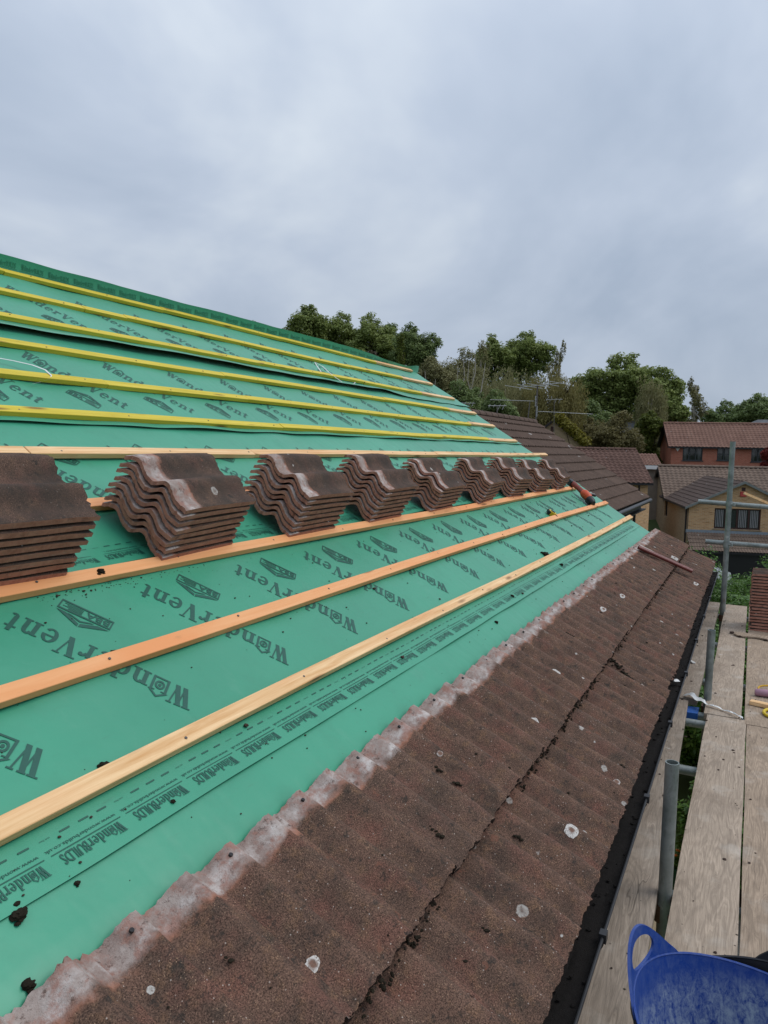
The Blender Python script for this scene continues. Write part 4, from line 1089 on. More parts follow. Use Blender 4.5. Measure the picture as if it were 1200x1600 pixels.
# crumbs and clumps of moss on the membrane
for i, (s, y, r, lab) in enumerate([
    (0.066, 1.235, .015, 'moss clump against the upper edge of the lowest batten, the larger one'), (0.054, 1.115, .008, 'small moss clump by the lowest batten near the left edge'), (-0.134, 0.872, .015, 'shaggy moss clump on the lap edge at the lower left'),
    (-0.140, 1.003, .006, 'round moss ball on the lap edge'), (-0.250, 0.815, .011, 'dark moss clump beside the pale tile heads at the lower left'), (0.690, 1.695, .012, 'moss lump on the batten beside the first tile stack'),
    (0.072, 5.40, .026, 'moss patch behind the lowest batten halfway along'), (0.385, 1.52, .009, 'moss bit above the second batten on the left'), (-0.10, 1.31, .006, 'tiny moss ball on the printed band'),
    (-0.06, 5.45, .014, 'moss crumbs on the printed band towards the far end'), (-0.08, 4.15, .010, 'moss crumb below the printed band at mid length'), (-0.16, 3.65, .010, 'moss crumb on the lowest strip next to the tiles'), (0.055, 3.9, .010, 'moss bit behind the lowest batten by the middle')]):
    mb = MB(); c_ = RP(s, y, hm(0 if s < -.126 else 1, s, y) + r * .35 + (.026 if 'on the batten' in lab else 0))
    lump(mb, c_, r, i + 3, .62, 3)
    for k in range(9):
        lump(mb, c_ + UP * rnd.gauss(0, r * .5) + YA * rnd.gauss(0, r * .6) + NRM * (-r * .1), r * rnd.uniform(.3, .6), i * 20 + k, .6, 1)
    mb.build('moss_clump', MAT['moss'], None, True, label=lab, cat='moss', group='moss fallen on the membrane')
mb = MB()
for i in range(420):
    s = rnd.uniform(-.24, .68); y = rnd.uniform(.4, 8.5); r = rnd.choice([.0015, .002, .003, .004]) * (1 + (rnd.random() < .06) * 1.2)
    if i < 110: s = 0.660 - abs(rnd.gauss(0, .018)); y = 1.45 + abs(rnd.gauss(0, .35)); r *= .6
    k = 0 if s < -.126 else 1
    c_ = RP(s, y, hm(k, s, y) + r * .5); lump(mb, c_, r, i, .6, 1)
mb.build('debris', MAT['dirt'], None, kind='stuff')
# muck on top of the old tiles
mb = MB()
for i in range(150):
    t = rnd.random(); ci = rnd.random() < .5
    (tx, tz), th_ = courses[1 if ci else 0]
    u = rnd.uniform(.02, .30); y = rnd.uniform(.6, 9.0); px = (y + 1.8) % COVER
    p = Vector((tx - math.cos(th_) * u, y, tz + math.sin(th_) * u + prof(px, .0215) + .001))
    lump(mb, p, rnd.choice([.002, .003, .004, .006, .008]), i, .5, 1)
for i in range(17):
    ci = rnd.random() < .5
    (tx, tz), th_ = courses[1 if ci else 0]
    u = rnd.uniform(.03, .26); col_i = rnd.randrange(9, 37); px = rnd.choice([0.035, 0.065, 0.215, 0.055]) ; y = -1.8 + COVER * col_i + px
    upv = Vector((-math.cos(th_), 0, math.sin(th_)))
    for k in range(rnd.randrange(2, 7)):
        p = Vector((tx, y + rnd.gauss(0, .004), tz)) + upv * (u + k * .011) + Vector((0, 0, prof(px, .0215) + .002))
        lump(mb, p, rnd.uniform(.004, .010), i * 9 + k, .45, 1)
mb.build('moss_crumbs', MAT['moss'], None, True, kind='stuff')
mb = MB()
for i in range(130):
    p = (rnd.choice([rnd.uniform(-.48, -.26), rnd.uniform(-.18, .03), rnd.uniform(.05, .25)]), rnd.uniform(1.9, 8.5), BZ + .003)
    lump(mb, p, rnd.choice([.002, .003, .004, .006, .009]), i, .4, 1)
mb.build('plank_crumbs', MAT['dirt'], None, True, kind='stuff')

# white torn strip across the boards
pts = []
mb = MB(); P = []
for i in range(26):
    u = i / 25.0
    x = -0.335 + 0.355 * u; y = 5.16 - 0.27 * u + 0.012 * math.sin(u * 11)
    z = BZ + .008 + .010 * abs(math.sin(u * 9)) + (.018 * math.sin(u * 14) ** 2 if u < .4 else 0)
    wd = (.030 * math.sin(min(1, u / .3) * math.pi * .75) + .010) if u < .38 else .009 + .003 * math.sin(u * 40)
    P.append([(x + .2 * wd * math.sin(u * 7), y + wd, z + .004 * math.sin(i * 2.1)), (x, y, z + .007 * math.cos(i * 1.3)), (x, y - wd, z)])
mb.grid(P, 0, True); mb.grid([[Vector(q) + Vector((0, 0, -.0006)) for q in r_] for r_ in P])
mb.build('plastic_strip', MAT['film'], None, True, label='torn white plastic strip lying twisted across the scaffold boards', cat='plastic strip')
mb = MB(); mb.box((-.040, -.013, 0), (.040, .013, .010), 0, lambda q: Vector((-.352, 6.05, BZ + .004)) + Matrix.Rotation(R(-58), 3, 'Z') @ Vector(q)); bevelled(mb.build('plastic_wedge', MAT['white'], None, label='small white plastic wedge on the grey board by the gutter', cat='wedge'), .003, 2)
mb = MB(); lump(mb, (gx + .012, 4.62, gz + .006), .022, 4, .3, 2); mb.build('torn_paper', MAT['film'], None, True, label='crumpled scrap of white paper lying in the gutter', cat='paper scrap')
# timber offcut, mauve roll and yellow loop at the right edge
mb = MB(); mb.box((-.0, -.024, 0), (.42, .024, .025), 0, lambda q: Vector((.058, 5.215, BZ + .004)) + Matrix.Rotation(R(-14), 3, 'Z') @ Vector(q)); bevelled(mb.build('batten_offcut', MAT['raw'], None, label='orange batten offcut lying on the boards at the right edge', cat='batten'), .002)
hm_ = thing('hand_tool', 'hand tool with mauve rubber grip and yellow loop on the boards at the right edge', 'hand tool', (.088, 5.42, BZ + .026), R(4))
mb = MB(); mb.path([(-.004, 0, 0), (.004, 0, 0), (.06, 0, .001), (.12, 0, .002), (.2, 0, .001), (.26, 0, 0)], [.017, .024, .025, .023, .024, .020], 16); mb.build('grip', MAT['mauve'], hm_, True)
mb = MB(); mb.tube((.26, 0, 0), (.46, 0, 0), .009, n=10); mb.box((.46, -.06, -.02), (.50, .06, .02)); mb.build('head', MAT['alu'], hm_, True)
mb = MB(); mb.path([(.095 + .075 * math.cos(t), .058 + .028 * math.sin(t), .012 + .018 * math.sin(t)) for t in [2 * math.pi * i / 24 for i in range(25)]], .006, 8); mb.build('loop', MAT['amber'], hm_, True)
mb = MB(); mb.path([(.185 + .05 * math.cos(t), 5.06 + .075 * math.sin(t), BZ + .012) for t in [2 * math.pi * i / 30 for i in range(31)]], .010, 10)
mb.build('cable_ring', MAT['lime'] if False else MAT['yellow'], None, True, label='coil of yellow cord lying in front of the batten offcut at the right edge', cat='cord')

# ------------------------------------------------------------------ below the scaffold: patio and planters
pat = link('patio', None, None, kind='structure')
psm = MB(); psm.box((-.295, -.295, 0), (.295, .295, .045)); psm = psm.mesh('paving_slab', MAT['slab'])
for i in range(7):
    for j in range(26):
        o = link('paving_slab', psm, pat); o.location = (-2.6 + .6 * i + 2.2, 1 + .6 * j, .004 + rnd.uniform(0, .004))
def planter(x, y, r, h, label, z=0.05):
    o = thing('planter', label, 'planter', (x, y, z)); mb = MB(); n = 20
    P = [[(rr * math.cos(2 * math.pi * i / n), rr * math.sin(2 * math.pi * i / n), zz) for i in range(n + 1)] for rr, zz in ((r * .78, 0), (r, h), (r * 1.06, h), (r * 1.06, h + .03), (r * .95, h + .03), (r * .93, h - .05))]
    mb.grid(P); mb.build('pot', MAT['pot'], o, True)
    mb = MB(); mb.add([(r * .94 * math.cos(2 * math.pi * i / n), r * .94 * math.sin(2 * math.pi * i / n), h - .04) for i in range(n)], [tuple(range(n))]); mb.build('soil', MAT['soil'], o)
    mb = leaves([((0, 0, h + .08), (r, r, .16))], 500, .05, 5); link('leaves', mesh_np('leaves', mb, MAT['laurel']), o)
    mb = MB()
    for i in range(14):
        lump(mb, (rnd.uniform(-r, r) * .8, rnd.uniform(-r, r) * .8, h + .18 + rnd.uniform(-.03, .08)), .030, i, .5, 1)
    mb.build('flowers', MAT['flower'], o, True)
    return o
def leaves(blobs, n, size, seed, droop=0.0, shell=0.62, out=0.55, flat=0.75):
    """numpy leaf cloud: rhombic leaves spread through ellipsoids"""
    r_ = np.random.default_rng(seed)
    C_ = np.array([b[0] for b in blobs], float); RR = np.array([b[1] for b in blobs], float)
    w_ = (RR.prod(1)) ** (2 / 3); w_ = w_ / w_.sum()
    k = r_.choice(len(blobs), n, p=w_)
    d = r_.normal(size=(n, 3)); d /= np.linalg.norm(d, axis=1)[:, None]
    rad = shell + (1 - shell) * r_.random(n) ** 0.6
    rad = np.where(r_.random(n) < .14, rad * r_.random(n), rad) * (1 + .08 * r_.normal(size=n))
    p = C_[k] + d * RR[k] * rad[:, None]
    if droop: p[:, 2] -= droop * r_.random(n) ** 2
    nrm = d * out + r_.normal(size=(n, 3)) * .38 + np.array([0, 0, .70]); nrm /= np.linalg.norm(nrm, axis=1)[:, None]
    t = np.cross(nrm, r_.normal(size=(n, 3))); t /= np.linalg.norm(t, axis=1)[:, None]
    if droop: t = t * .5 + np.array([0, 0, -1.0]); t /= np.linalg.norm(t, axis=1)[:, None]
    b = np.cross(nrm, t)
    s_ = size * (.55 + .9 * r_.random(n))[:, None]
    v = np.stack([p - t * s_, p + b * s_ * flat * .6, p + t * s_, p - b * s_ * flat * .6], 1)
    return v.reshape(-1, 3)
def mesh_np(name, v, mat):
    me = bpy.data.meshes.new(name); n = len(v) // 4
    me.vertices.add(len(v)); me.vertices.foreach_set('co', v.astype(np.float32).ravel())
    me.loops.add(4 * n); me.loops.foreach_set('vertex_index', np.arange(4 * n, dtype=np.int32))
    me.polygons.add(n); me.polygons.foreach_set('loop_start', np.arange(0, 4 * n, 4, dtype=np.int32)); me.polygons.foreach_set('loop_total', np.full(n, 4, dtype=np.int32))
    me.materials.append(mat); me.update(calc_edges=True)
    return me
planter(-0.62, 11.9, .20, .36, 'green pot with orange flowers on the patio, seen through the gap between the boards')
planter(-0.75, 9.6, .19, .34, 'second green pot with orange flowers on the patio below the scaffold')

# ------------------------------------------------------------------ trees
def tree(name, label, base, H, blobs, n, size, leaf, bark='trunk', seed=1, cat='tree', group=None, droop=0.0, trunk_r=None, shell=.62, limbs=5, sub=26, bare=0):
    """blobs: crown lobes as (x, y, z, rx, ry, rz) about the trunk foot"""
    o = thing(name, label, cat, base, 0, group); r_ = random.Random(seed)
    fine = []
    for (x, y, z, rx, ry, rz) in blobs:
        for i in range(sub):
            d = Vector((r_.gauss(0, 1), r_.gauss(0, 1), r_.gauss(0, 1))).normalized()
            k = r_.uniform(.55, .95); q = r_.uniform(.22, .40)
            fine.append(((x + d.x * rx * k, y + d.y * ry * k, z + d.z * rz * k), (rx * q, ry * q, rz * q * .85)))
        fine.append(((x, y, z), (rx * .75, ry * .75, rz * .75)))
    v = leaves(fine, int(n * 2.9), size * .64, seed, droop, shell)
    link('crown', mesh_np('crown', v, MAT[leaf]), o)
    mb = MB(); tr = trunk_r or H * .018
    zt = max(b[2] for b in blobs)
    mb.path([(0, 0, -.5), (tr * .3, 0, zt * .35), (-tr * .4, tr * .3, zt * .7), (0, 0, zt)], [tr * 1.3, tr, tr * .75, tr * .35], 8)
    for i in range(limbs):
        b_ = r_.choice(blobs); z0 = r_.uniform(.35, .75) * zt
        e_ = Vector((b_[0] + r_.uniform(-1, 1) * b_[3] * .75, b_[1] + r_.uniform(-1, 1) * b_[4] * .75, b_[2] + r_.uniform(-.2, .75) * b_[5]))
        s_ = Vector((0, 0, z0)); mid = s_.lerp(e_, .5) + Vector((r_.uniform(-.3, .3), r_.uniform(-.3, .3), .4))
        mb.path([s_, mid, e_], [tr * .5, tr * .32, tr * .12], 6)
    mb.build('trunk', MAT[bark], o, True)
    return o
def tpx(px, ytop, depth, hw, seed, leaf, label, n=9000, size=.28, style='round', bark='trunk', name='tree', **kw):
    """a tree standing at a real distance whose top and half width are given as seen from the roof"""
    top = at(px, ytop, depth); gz_ = ground_z(top.x, top.y); H = top.z - gz_; rw = hw * depth / 1155.0
    r_ = random.Random(seed)
    if style == 'round':
        vz = min(1.05 * rw, H * .36); zc = H - vz
        bl = [(0, 0, zc, rw * .74, rw * .74, vz * .76)]
        for i in range(9):
            a = i / 9 * 6.28 + r_.random() * .5; el = r_.uniform(-.35, .75); k = r_.uniform(.55, .66)
            bl.append((rw * k * math.cos(a) * math.cos(el), rw * k * math.sin(a) * math.cos(el), zc + vz * k * math.sin(el), rw * r_.uniform(.30, .42), rw * .38, vz * r_.uniform(.26, .36)))
        bl.append((r_.uniform(-.2, .2) * rw, 0, zc + vz * .66, rw * .34, rw * .34, vz * .33))
        for i in range(4):
            bl.append((r_.uniform(-.4, .4) * rw, r_.uniform(-.3, .3) * rw, (zc - vz * .6) * (.35 + .2 * i), rw * .62, rw * .62, max(.8, (zc - vz * .6) * .22)))
    elif style == 'cone':
        bl = [(0, 0, H * z, rw * k, rw * k, H * .17) for z, k in ((.22, .95), (.42, .85), (.60, .66), (.76, .42), (.90, .2))]
    elif style == 'tall':
        bl = [(r_.uniform(-.2, .2) * rw, r_.uniform(-.2, .2) * rw, H * z, rw * k, rw * k, H * .16) for z, k in ((.25, .75), (.42, .9), (.58, .8), (.73, .62), (.88, .36))]
    elif style == 'airy':
        bl = [(r_.uniform(-.4, .4) * rw, r_.uniform(-.4, .4) * rw, H * z, rw * k, rw * k, H * .09) for z, k in ((.35, .5), (.47, .55), (.58, .5), (.69, .5), (.79, .4), (.88, .32), (.95, .2))]
    else:  # weep
        bl = [(0, 0, H * .66, rw * .62, rw * .62, H * .26)]
        for i in range(9):
            a = i / 9 * 6.28; bl.append((rw * .62 * math.cos(a), rw * .62 * math.sin(a), H * r_.uniform(.48, .70), rw * .36, rw * .36, H * .19))
        kw.setdefault('droop', H * .22)
    return tree(name, label, (top.x, top.y, gz_), H, bl, n, size, leaf, bark, seed, **kw)
tg = 'trees behind the roofs'
tpx(478, 474, 92, 46, 1, 'oak', 'leftmost tall dark oak showing above the ridge', 13000, .24, 'round', group=tg, name='oak_tree')
tpx(400, 502, 95, 34, 2, 'oak', 'tree top just peeping over the membrane left of the tall oak', 6000, .25, 'round', group=tg, name='oak_tree')
tpx(535, 484, 96, 50, 3, 'oak', 'broad dark oak second from the left above the ridge', 11000, .26, 'round', group=tg, name='oak_tree')
tpx(580, 487, 94, 52, 4, 'oak', 'wide oak in the middle of the left group of trees', 13000, .25, 'round', group=tg, name='oak_tree')
tpx(648, 502, 90, 44, 5, 'oak2', 'very dark rounded tree at the right end of the left group', 14000, .23, 'round', group=tg, name='dark_tree')
tpx(612, 502, 97, 40, 6, 'oak2', 'dark narrow tree between the wide oak and the rounded dark tree', 8000, .25, 'round', group=tg, name='dark_tree')
tpx(630, 527, 70, 20, 7, 'lime', 'small yellow green conical tree in front of the dark tree', 7000, .17, 'tall', group=tg, name='small_tree')
tpx(575, 545, 74, 34, 8, 'brush', 'brown leafed low tree just above the far end of the ridge', 6000, .2, 'round', group=tg, name='small_tree')
tpx(680, 552, 76, 44, 9, 'olive', 'grey olive birch right of the rounded dark tree', 9000, .18, 'round', 'birch', group=tg, name='birch_tree')
tpx(722, 544, 84, 46, 10, 'olive', 'olive birch with pale bare stems left of the tall dark oak', 11000, .18, 'round', 'birch', group=tg, name='birch_tree')
tpx(752, 538, 88, 36, 11, 'olive', 'slim olive birch close beside the tall dark oak', 6000, .18, 'tall', 'birch', group=tg, name='birch_tree')
tpx(776, 522, 95, 40, 12, 'oak', 'dark oak shoulder left of the tallest crown', 9000, .25, 'round', group=tg, name='oak_tree')
tpx(828, 514, 97, 46, 13, 'oak', 'tallest dark oak crown in the middle of the tree line', 13000, .25, 'round', group=tg, name='oak_tree')
tpx(795, 552, 72, 66, 14, 'olive', 'olive weeping birch in front of the tallest oak', 14000, .17, 'weep', 'birch', group=tg, name='weeping_birch')
tpx(866, 556, 68, 56, 15, 'willow', 'yellowish weeping willow behind the television aerials', 14000, .16, 'weep', group=tg, name='willow_tree')
tpx(876, 540, 92, 26, 16, 'olive', 'thin wispy birch between the tallest oak and the big right oak', 2400, .18, 'airy', 'birch', group=tg, name='birch_tree')
tpx(968, 547, 82, 80, 17, 'oak', 'big rounded oak right of centre, widest crown in the picture', 20000, .26, 'round', group=tg, name='oak_tree')
tpx(1036, 570, 78, 42, 18, 'oak', 'right shoulder oak beside the widest crown', 8000, .24, 'round', group=tg, name='oak_tree')
tpx(1022, 562, 70, 26, 19, 'olive', 'olive birch standing in front of the widest oak', 6000, .16, 'weep', 'birch', group=tg, name='birch_tree')
tpx(1088, 594, 90, 24, 20, 'olive', 'slender see through birch right of the widest oak', 2600, .2, 'airy', 'birch', group=tg, name='birch_tree')
tpx(1055, 620, 74, 24, 21, 'oak', 'low green tree beside the gable of the red brick house', 7000, .2, 'round', group=tg, name='small_tree')
tpx(1018, 640, 66, 24, 22, 'lime', 'fresh green bush left of the red brick house', 7000, .16, 'round', group=tg, name='bush')
tpx(1140, 624, 105, 44, 23, 'oak2', 'distant dark tree behind the red brick house', 7000, .28, 'round', group=tg, name='distant_tree')
tpx(1190, 610, 100, 50, 24, 'oak2', 'distant dark tree at the right picture edge', 8000, .28, 'round', group=tg, name='distant_tree')
tpx(720, 590, 60, 44, 25, 'oak2', 'dark laurel thicket right above the neighbouring ridge', 9000, .16, 'round', group=tg, name='shrub')
tpx(775, 604, 62, 40, 26, 'oak2', 'dark shrub below the olive weeping birch', 8000, .16, 'round', group=tg, name='shrub')
tpx(925, 620, 72, 40, 27, 'oak2', 'dark low tree between willow and big oak', 8000, .18, 'round', group=tg, name='small_tree')
tpx(962, 640, 64, 52, 28, 'bronze', 'bronze brown bushy tree behind the ridge of the brown tiled house', 14000, .13, 'round', group=tg, name='small_tree')
tpx(922, 650, 70, 24, 29, 'bronze', 'small bronze bush next to the buff gable', 5000, .13, 'round', group=tg, name='bush')
tpx(1200, 698, 56, 12, 30, 'acer', 'red leafed acer at the right edge in front of the red brick house', 2500, .10, 'round', group=tg, name='acer_tree')
# bare pale birch stems
for i, (x0, y0_, x1, y1_, lab) in enumerate(((738, 640, 742, 552, 'forked pale bare birch stem among the olive birches'), (728, 640, 724, 560, 'leaning pale bare birch stem left of the forked one'), (668, 640, 664, 580, 'short pale bare birch stem near the ridge end'))):
    A = at(x0, y0_ + 20, 68 + i); B = at(x1, y1_, 68 + i); gz_ = ground_z(A.x, A.y); A.z = min(A.z, gz_)
    o = thing('bare_birch', lab, 'tree', (A.x, A.y, A.z), 0, tg); mb = MB(); B -= A
    kx = (A.length and CR) 
    mb.path([(0, 0, 0), B * .4 + CR * .25, B * .7 - CR * .3, B * .86 + CR * .1, B], [.11, .085, .07, .045, .02], 7)
    mb.build('trunk', MAT['birch'], o, True)
    mb = MB(); mb.path([B * .55, B * .72 + CR * .7, B * .93 + CR * 1.0], [.08, .06, .02], 6); mb.path([B * .66, B * .8 - CR * .6, B * .95 - CR * .5], [.06, .04, .02], 6)
    mb.path([B * .45, B * .6 - CR * .9, B * .75 - CR * 1.3], [.06, .04, .015], 6); mb.build('limb', MAT['birch'], o, True)
    v = leaves([(tuple(B * .8), (.9, .9, 1.5))], 260, .10, 40 + i, .4); link('crown', mesh_np('crown', v, MAT['olive']), o)

# ------------------------------------------------------------------ houses
def tiles_sheet(L, S, gauge, pitch_w, amp=0.016, step=0.028, seg=6):
    """tiled slope as real wavy courses: x along the eaves (0..L), y up the slope (0..S)"""
    mb = MB(); nc = max(1, int(round(S / gauge))); g_ = S / nc
    nx = max(2, int(L / pitch_w * seg)); 
    xs_ = [L * i / nx for i in range(nx + 1)]
    wv_ = [amp * math.cos(2 * math.pi * x / pitch_w) for x in xs_]
    for c_ in range(nc):
        j = rnd.uniform(-.004, .004)
        y0_, y1_ = c_ * g_ + j, (c_ + 1) * g_ + .03
        P = [[(x, y0_, w_ + step - .022) for x, w_ in zip(xs_, wv_)], [(x, y0_, w_ + step) for x, w_ in zip(xs_, wv_)], [(x, y1_, w_) for x, w_ in zip(xs_, wv_)]]
        mb.grid(P)
    return mb
def slope(house_, origin, xdir, updir, L, S, mat, gauge=.335, pw=.15, name='roof', slab=True, seg=6, amp=.016):
    xdir = Vector(xdir).normalized(); updir = Vector(updir).normalized(); n_ = xdir.cross(updir)
    mb = MB(); mb.box((0.02, 0.02, -.10), (L - .02, S, -.022)); o = mb.build(name, MAT['dark'], house_)
    o.matrix_local = frame(Vector(origin), xdir, updir, n_)
    t = tiles_sheet(L, S, gauge, pw, amp, .028, seg); t.build('roof_tiles', mat, o, False, kind='stuff')
    return o
def wall_open(mb, T, u0, u1, z0, z1, ops, depth=.10, th=.25):
    """front wall in local (u, z) with real openings; T maps (u, v, z)"""
    us = sorted({u0, u1} | {o[0] for o in ops} | {o[1] for o in ops}); zs = sorted({z0, z1} | {o[2] for o in ops} | {o[3] for o in ops})
    for a, b_ in zip(us[:-1], us[1:]):
        for c_, d_ in zip(zs[:-1], zs[1:]):
            um, zm = (a + b_) / 2, (c_ + d_) / 2
            if any(o[0] < um < o[1] and o[2] < zm < o[3] for o in ops): continue
            mb.quad(T(a, 0, c_), T(b_, 0, c_), T(b_, 0, d_), T(a, 0, d_))
    for (a, b_, c_, d_) in ops:
        for p, q in (((a, c_), (b_, c_)), ((b_, c_), (b_, d_)), ((b_, d_), (a, d_)), ((a, d_), (a, c_))):
            mb.quad(T(p[0], 0, p[1]), T(p[0], depth + .08, p[1]), T(q[0], depth + .08, q[1]), T(q[0], 0, q[1]))
def window(h_, T, a, b_, c_, d_, lights, fmat, blind=False, depth=.09, sill=None, transom=False, curtain=0):
    mb = MB(); fr = .07
    def bx(u0, z0, u1, z1, v0=depth, v1=depth + .06): mb.box((u0, v0, z0), (u1, v1, z1), 0, lambda p: T(*p))
    bx(a, c_, b_, c_ + fr); bx(a, d_ - fr, b_, d_); bx(a, c_ + fr, a + fr, d_ - fr); bx(b_ - fr, c_ + fr, b_, d_ - fr)
    for i in range(1, lights):
        u = a + (b_ - a) * i / lights; bx(u - .045, c_ + fr, u + .045, d_ - fr)
    if transom: bx(a + fr, (c_ + d_) / 2 - .03, b_ - fr, (c_ + d_) / 2 + .03, depth + .005, depth + .055)
    o = mb.build('window', fmat, h_)
    p = MB(); v = depth + .035; p.quad(T(a + fr, v, c_ + fr), T(b_ - fr, v, c_ + fr), T(b_ - fr, v, d_ - fr), T(a + fr, v, d_ - fr)); p.build('pane', MAT['glass'] if curtain else MAT['pane'], o)
    if blind:
        for i in range(lights):
            q = MB()
            if lights == 4 and i == 1: continue
            u0 = a + (b_ - a) * i / lights + .09; u1 = a + (b_ - a) * (i + 1) / lights - .08; k = max(2, int((u1 - u0) / .075))
            for j in range(k):
                uu = u0 + (u1 - u0) * j / k; q.quad(T(uu, v - .006, c_ + .10), T(uu + .046, v - .012, c_ + .10), T(uu + .046, v - .012, d_ - .09), T(uu, v - .006, d_ - .09))
            q.build('blind', MAT['blind'], o, kind='stuff')
    if curtain:
        vv = v + .08
        for u0, u1 in ((a + .10, a + .10 + (b_ - a) * curtain), (b_ - .10 - (b_ - a) * curtain, b_ - .10)):
            n_ = 8; q = MB(); q.grid([[T(u0 + (u1 - u0) * i / n_, vv + .012 * (i % 2), z_) for i in range(n_ + 1)] for z_ in (c_ + .08, d_ - .08)])
            q.build('curtain', MAT['blind'], o)
    if sill:
        s_ = MB(); s_.box((a - .08, -.07, c_ - .07), (b_ + .08, depth, c_ - .002), 0, lambda p_: T(*p_)); s_.build('sill', sill, o)
    return o
ID = lambda u, v, z: Vector((u, v, z))

# neighbouring house: same roof shape, set back to the left beyond our verge
nh = thing('neighbour_house', 'neighbouring house with long dark brown tiled roof beyond the green membrane', 'house', (-5.7, 16, 0))
NI = Matrix.Translation(-Vector((-5.7, 16, 0)))
EV = Vector((-2.50, 0, 5.617)); NYA, NYB = 10.55, 21.26
lod = tile_mesh('roof_tile', MAT['ntile'], 14, 2, .40, 3, .003, 0.012, .017)
mb = MB(); nS = 3.786; rows_ = 11; gz2 = nS / rows_
mb.box((0.02, 0.02, -.12), (NYB - NYA - .02, nS, -.045)); nroof = mb.build('roof', MAT['dark'], nh); nroof.matrix_local = NI @ frame(EV + YA * NYA, YA, UP, -NRM if False else YA.cross(UP))
ncol = int((NYB - NYA) / .3)
rest = MB(); lv = [v.co.copy() for v in lod.vertices]; lf = [tuple(p.vertices) for p in lod.polygons]
zt = YA.cross(UP).normalized()
for r_ in range(rows_):
    for c_ in range(ncol):
        org = EV + YA * (NYA + .3 * c_) + UP * (gz2 * r_) + NRM * .012
        tilt = Matrix.Rotation(-.118, 4, 'X')
        m = frame(org, YA, UP, zt) @ tilt @ Matrix.Rotation(rnd.gauss(0, .004), 4, 'Z')
        if c_ < 27:
            o = link('roof_tile', lod, nh); o.matrix_local = NI @ m
        else:
            rest.add([m @ v for v in lv], lf)
o = rest.build('roof_tiles', MAT['ntile'], nh, True, kind='stuff'); o.matrix_local = NI
back = MB(); rp_ = EV + UP * nS
back.grid([[rp_ + YA * NYA, rp_ + YA * NYB], [rp_ + YA * NYA + Vector((-pc, 0, -ps)) * nS, rp_ + YA * NYB + Vector((-pc, 0, -ps)) * nS]]); o = back.build('back_roof', MAT['ntile'], nh); o.matrix_local = NI
for i in range(int((NYB - NYA) / .45)):
    mb = MB(); y = NYA + .45 * i; n = 8
    P = [[(rp_.x + .12 * math.cos(t) * k, yy, rp_.z - .05 + .11 * math.sin(t) * k) for t in [math.pi * q / n for q in range(n + 1)]] for yy, k in ((y, 1.0), (y + .44, .94))]
    mb.grid(P); mb.grid([[Vector(q) - Vector((0, 0, .018)) for q in P[0]], P[0]]); o = mb.build('ridge_tile', MAT['ntile'], nh, True); o.matrix_local = NI
mb = MB(); mb.box((-8.6, NYA + .15, 0), (-2.86, NYB - .2, 5.30))
for yy in (NYA + .15, NYB - .42):
    a = [(-8.6, yy, 5.303), (-2.9, yy, 5.303), (-5.75, yy, 7.36)]; b_ = [(x, y + .22, z) for x, y, z in a]
    mb.add(a + b_, [(0, 1, 2), (5, 4, 3), (0, 3, 4, 1), (1, 4, 5, 2), (2, 5, 3, 0)])
o = mb.build('wall', MAT['buff'], nh); o.matrix_local = NI
mb = MB(); mb.box((-2.74, NYA + .05, 5.30), (-2.71, NYB - .1, 5.50)); mb.box((-2.74, NYA + .05, 5.27), (-2.58, NYB - .1, 5.297)); o = mb.build('fascia', MAT['dark'], nh); o.matrix_local = NI
mb = MB(); mb.tube((-2.49, NYA, 5.52), (-2.49, NYB, 5.52), .055, n=12); o = mb.build('gutter', MAT['gutter'], nh, True); o.matrix_local = NI
mb = MB(); mb.tube((-2.80, 20.6, 0), (-2.80, 20.6, 5.25), .036, n=10); o = mb.build('downpipe', MAT['dark'], nh, True); o.matrix_local = NI
# pale droppings of lichen on that roof and a satellite dish under the eaves
ds = thing('satellite_dish', 'small grey satellite dish on an arm below the neighbouring eaves', 'satellite dish', (-2.62, 18.4, 5.05), R(-35))
mb = MB(); n = 22; P = [[(.20 * k * math.cos(2 * math.pi * i / n), -.055 * k * k - .10, .17 * k * math.sin(2 * math.pi * i / n)) for i in range(n + 1)] for k in (0.001, .35, .7, 1.0)]
P = [[(x, .045 * (x * x + z * z) / .03 * -1 - .06, z) for x, y, z in r_] for r_ in P]; mb.grid(P); mb.grid([[(x, y + .008, z) for x, y, z in r_] for r_ in P], 0, True); mb.build('dish', MAT['dish'], ds, True)
mb = MB(); mb.path([(0, .0, -.02), (0, .10, -.08), (-.10, .16, -.10)], .016, 8); mb.path([(0, -.06, -.15), (0, -.25, -.10)], .010, 6); mb.build('arm', MAT['mast'], ds, True)

# television aerials
def yagi(parent, P, d, L, n, el, up=Vector((0, 0, 1)), r=.009):
    d = d.normalized(); a = d.cross(up).normalized(); mb = MB(); mb.tube(P, P + d * L, r, n=6); parent_o = mb.build('boom', MAT['alu'], parent)
    for i in range(n):
        q = P + d * (L * (i + .3) / n); m_ = MB(); m_.tube(q - a * el, q + a * el, .0045, n=5); m_.build('element', MAT['alu'], parent_o)
    m_ = MB(); q = P - d * .04
    for k in (-.13, -.05, .05, .13): m_.tube(q - a * el * 1.5 + up * k, q + a * el * 1.5 + up * k, .006, n=5)
    m_.box((-.01, -.01, -.16), (.01, .01, .16), 0, lambda p: q + Vector(p)); m_.build('reflector', MAT['alu'], parent_o)
ma = at(836, 668, 22.4); am = thing('television_aerial', 'tall aerial mast with large array and two long striped booms behind the neighbouring ridge', 'aerial', ma)
mb = MB(); topz = at(838, 603, 22.4).z - ma.z; mb.tube((0, 0, -.9), (.03, 0, topz), .024, n=8); mb.build('mast', MAT['mast'], am, True)
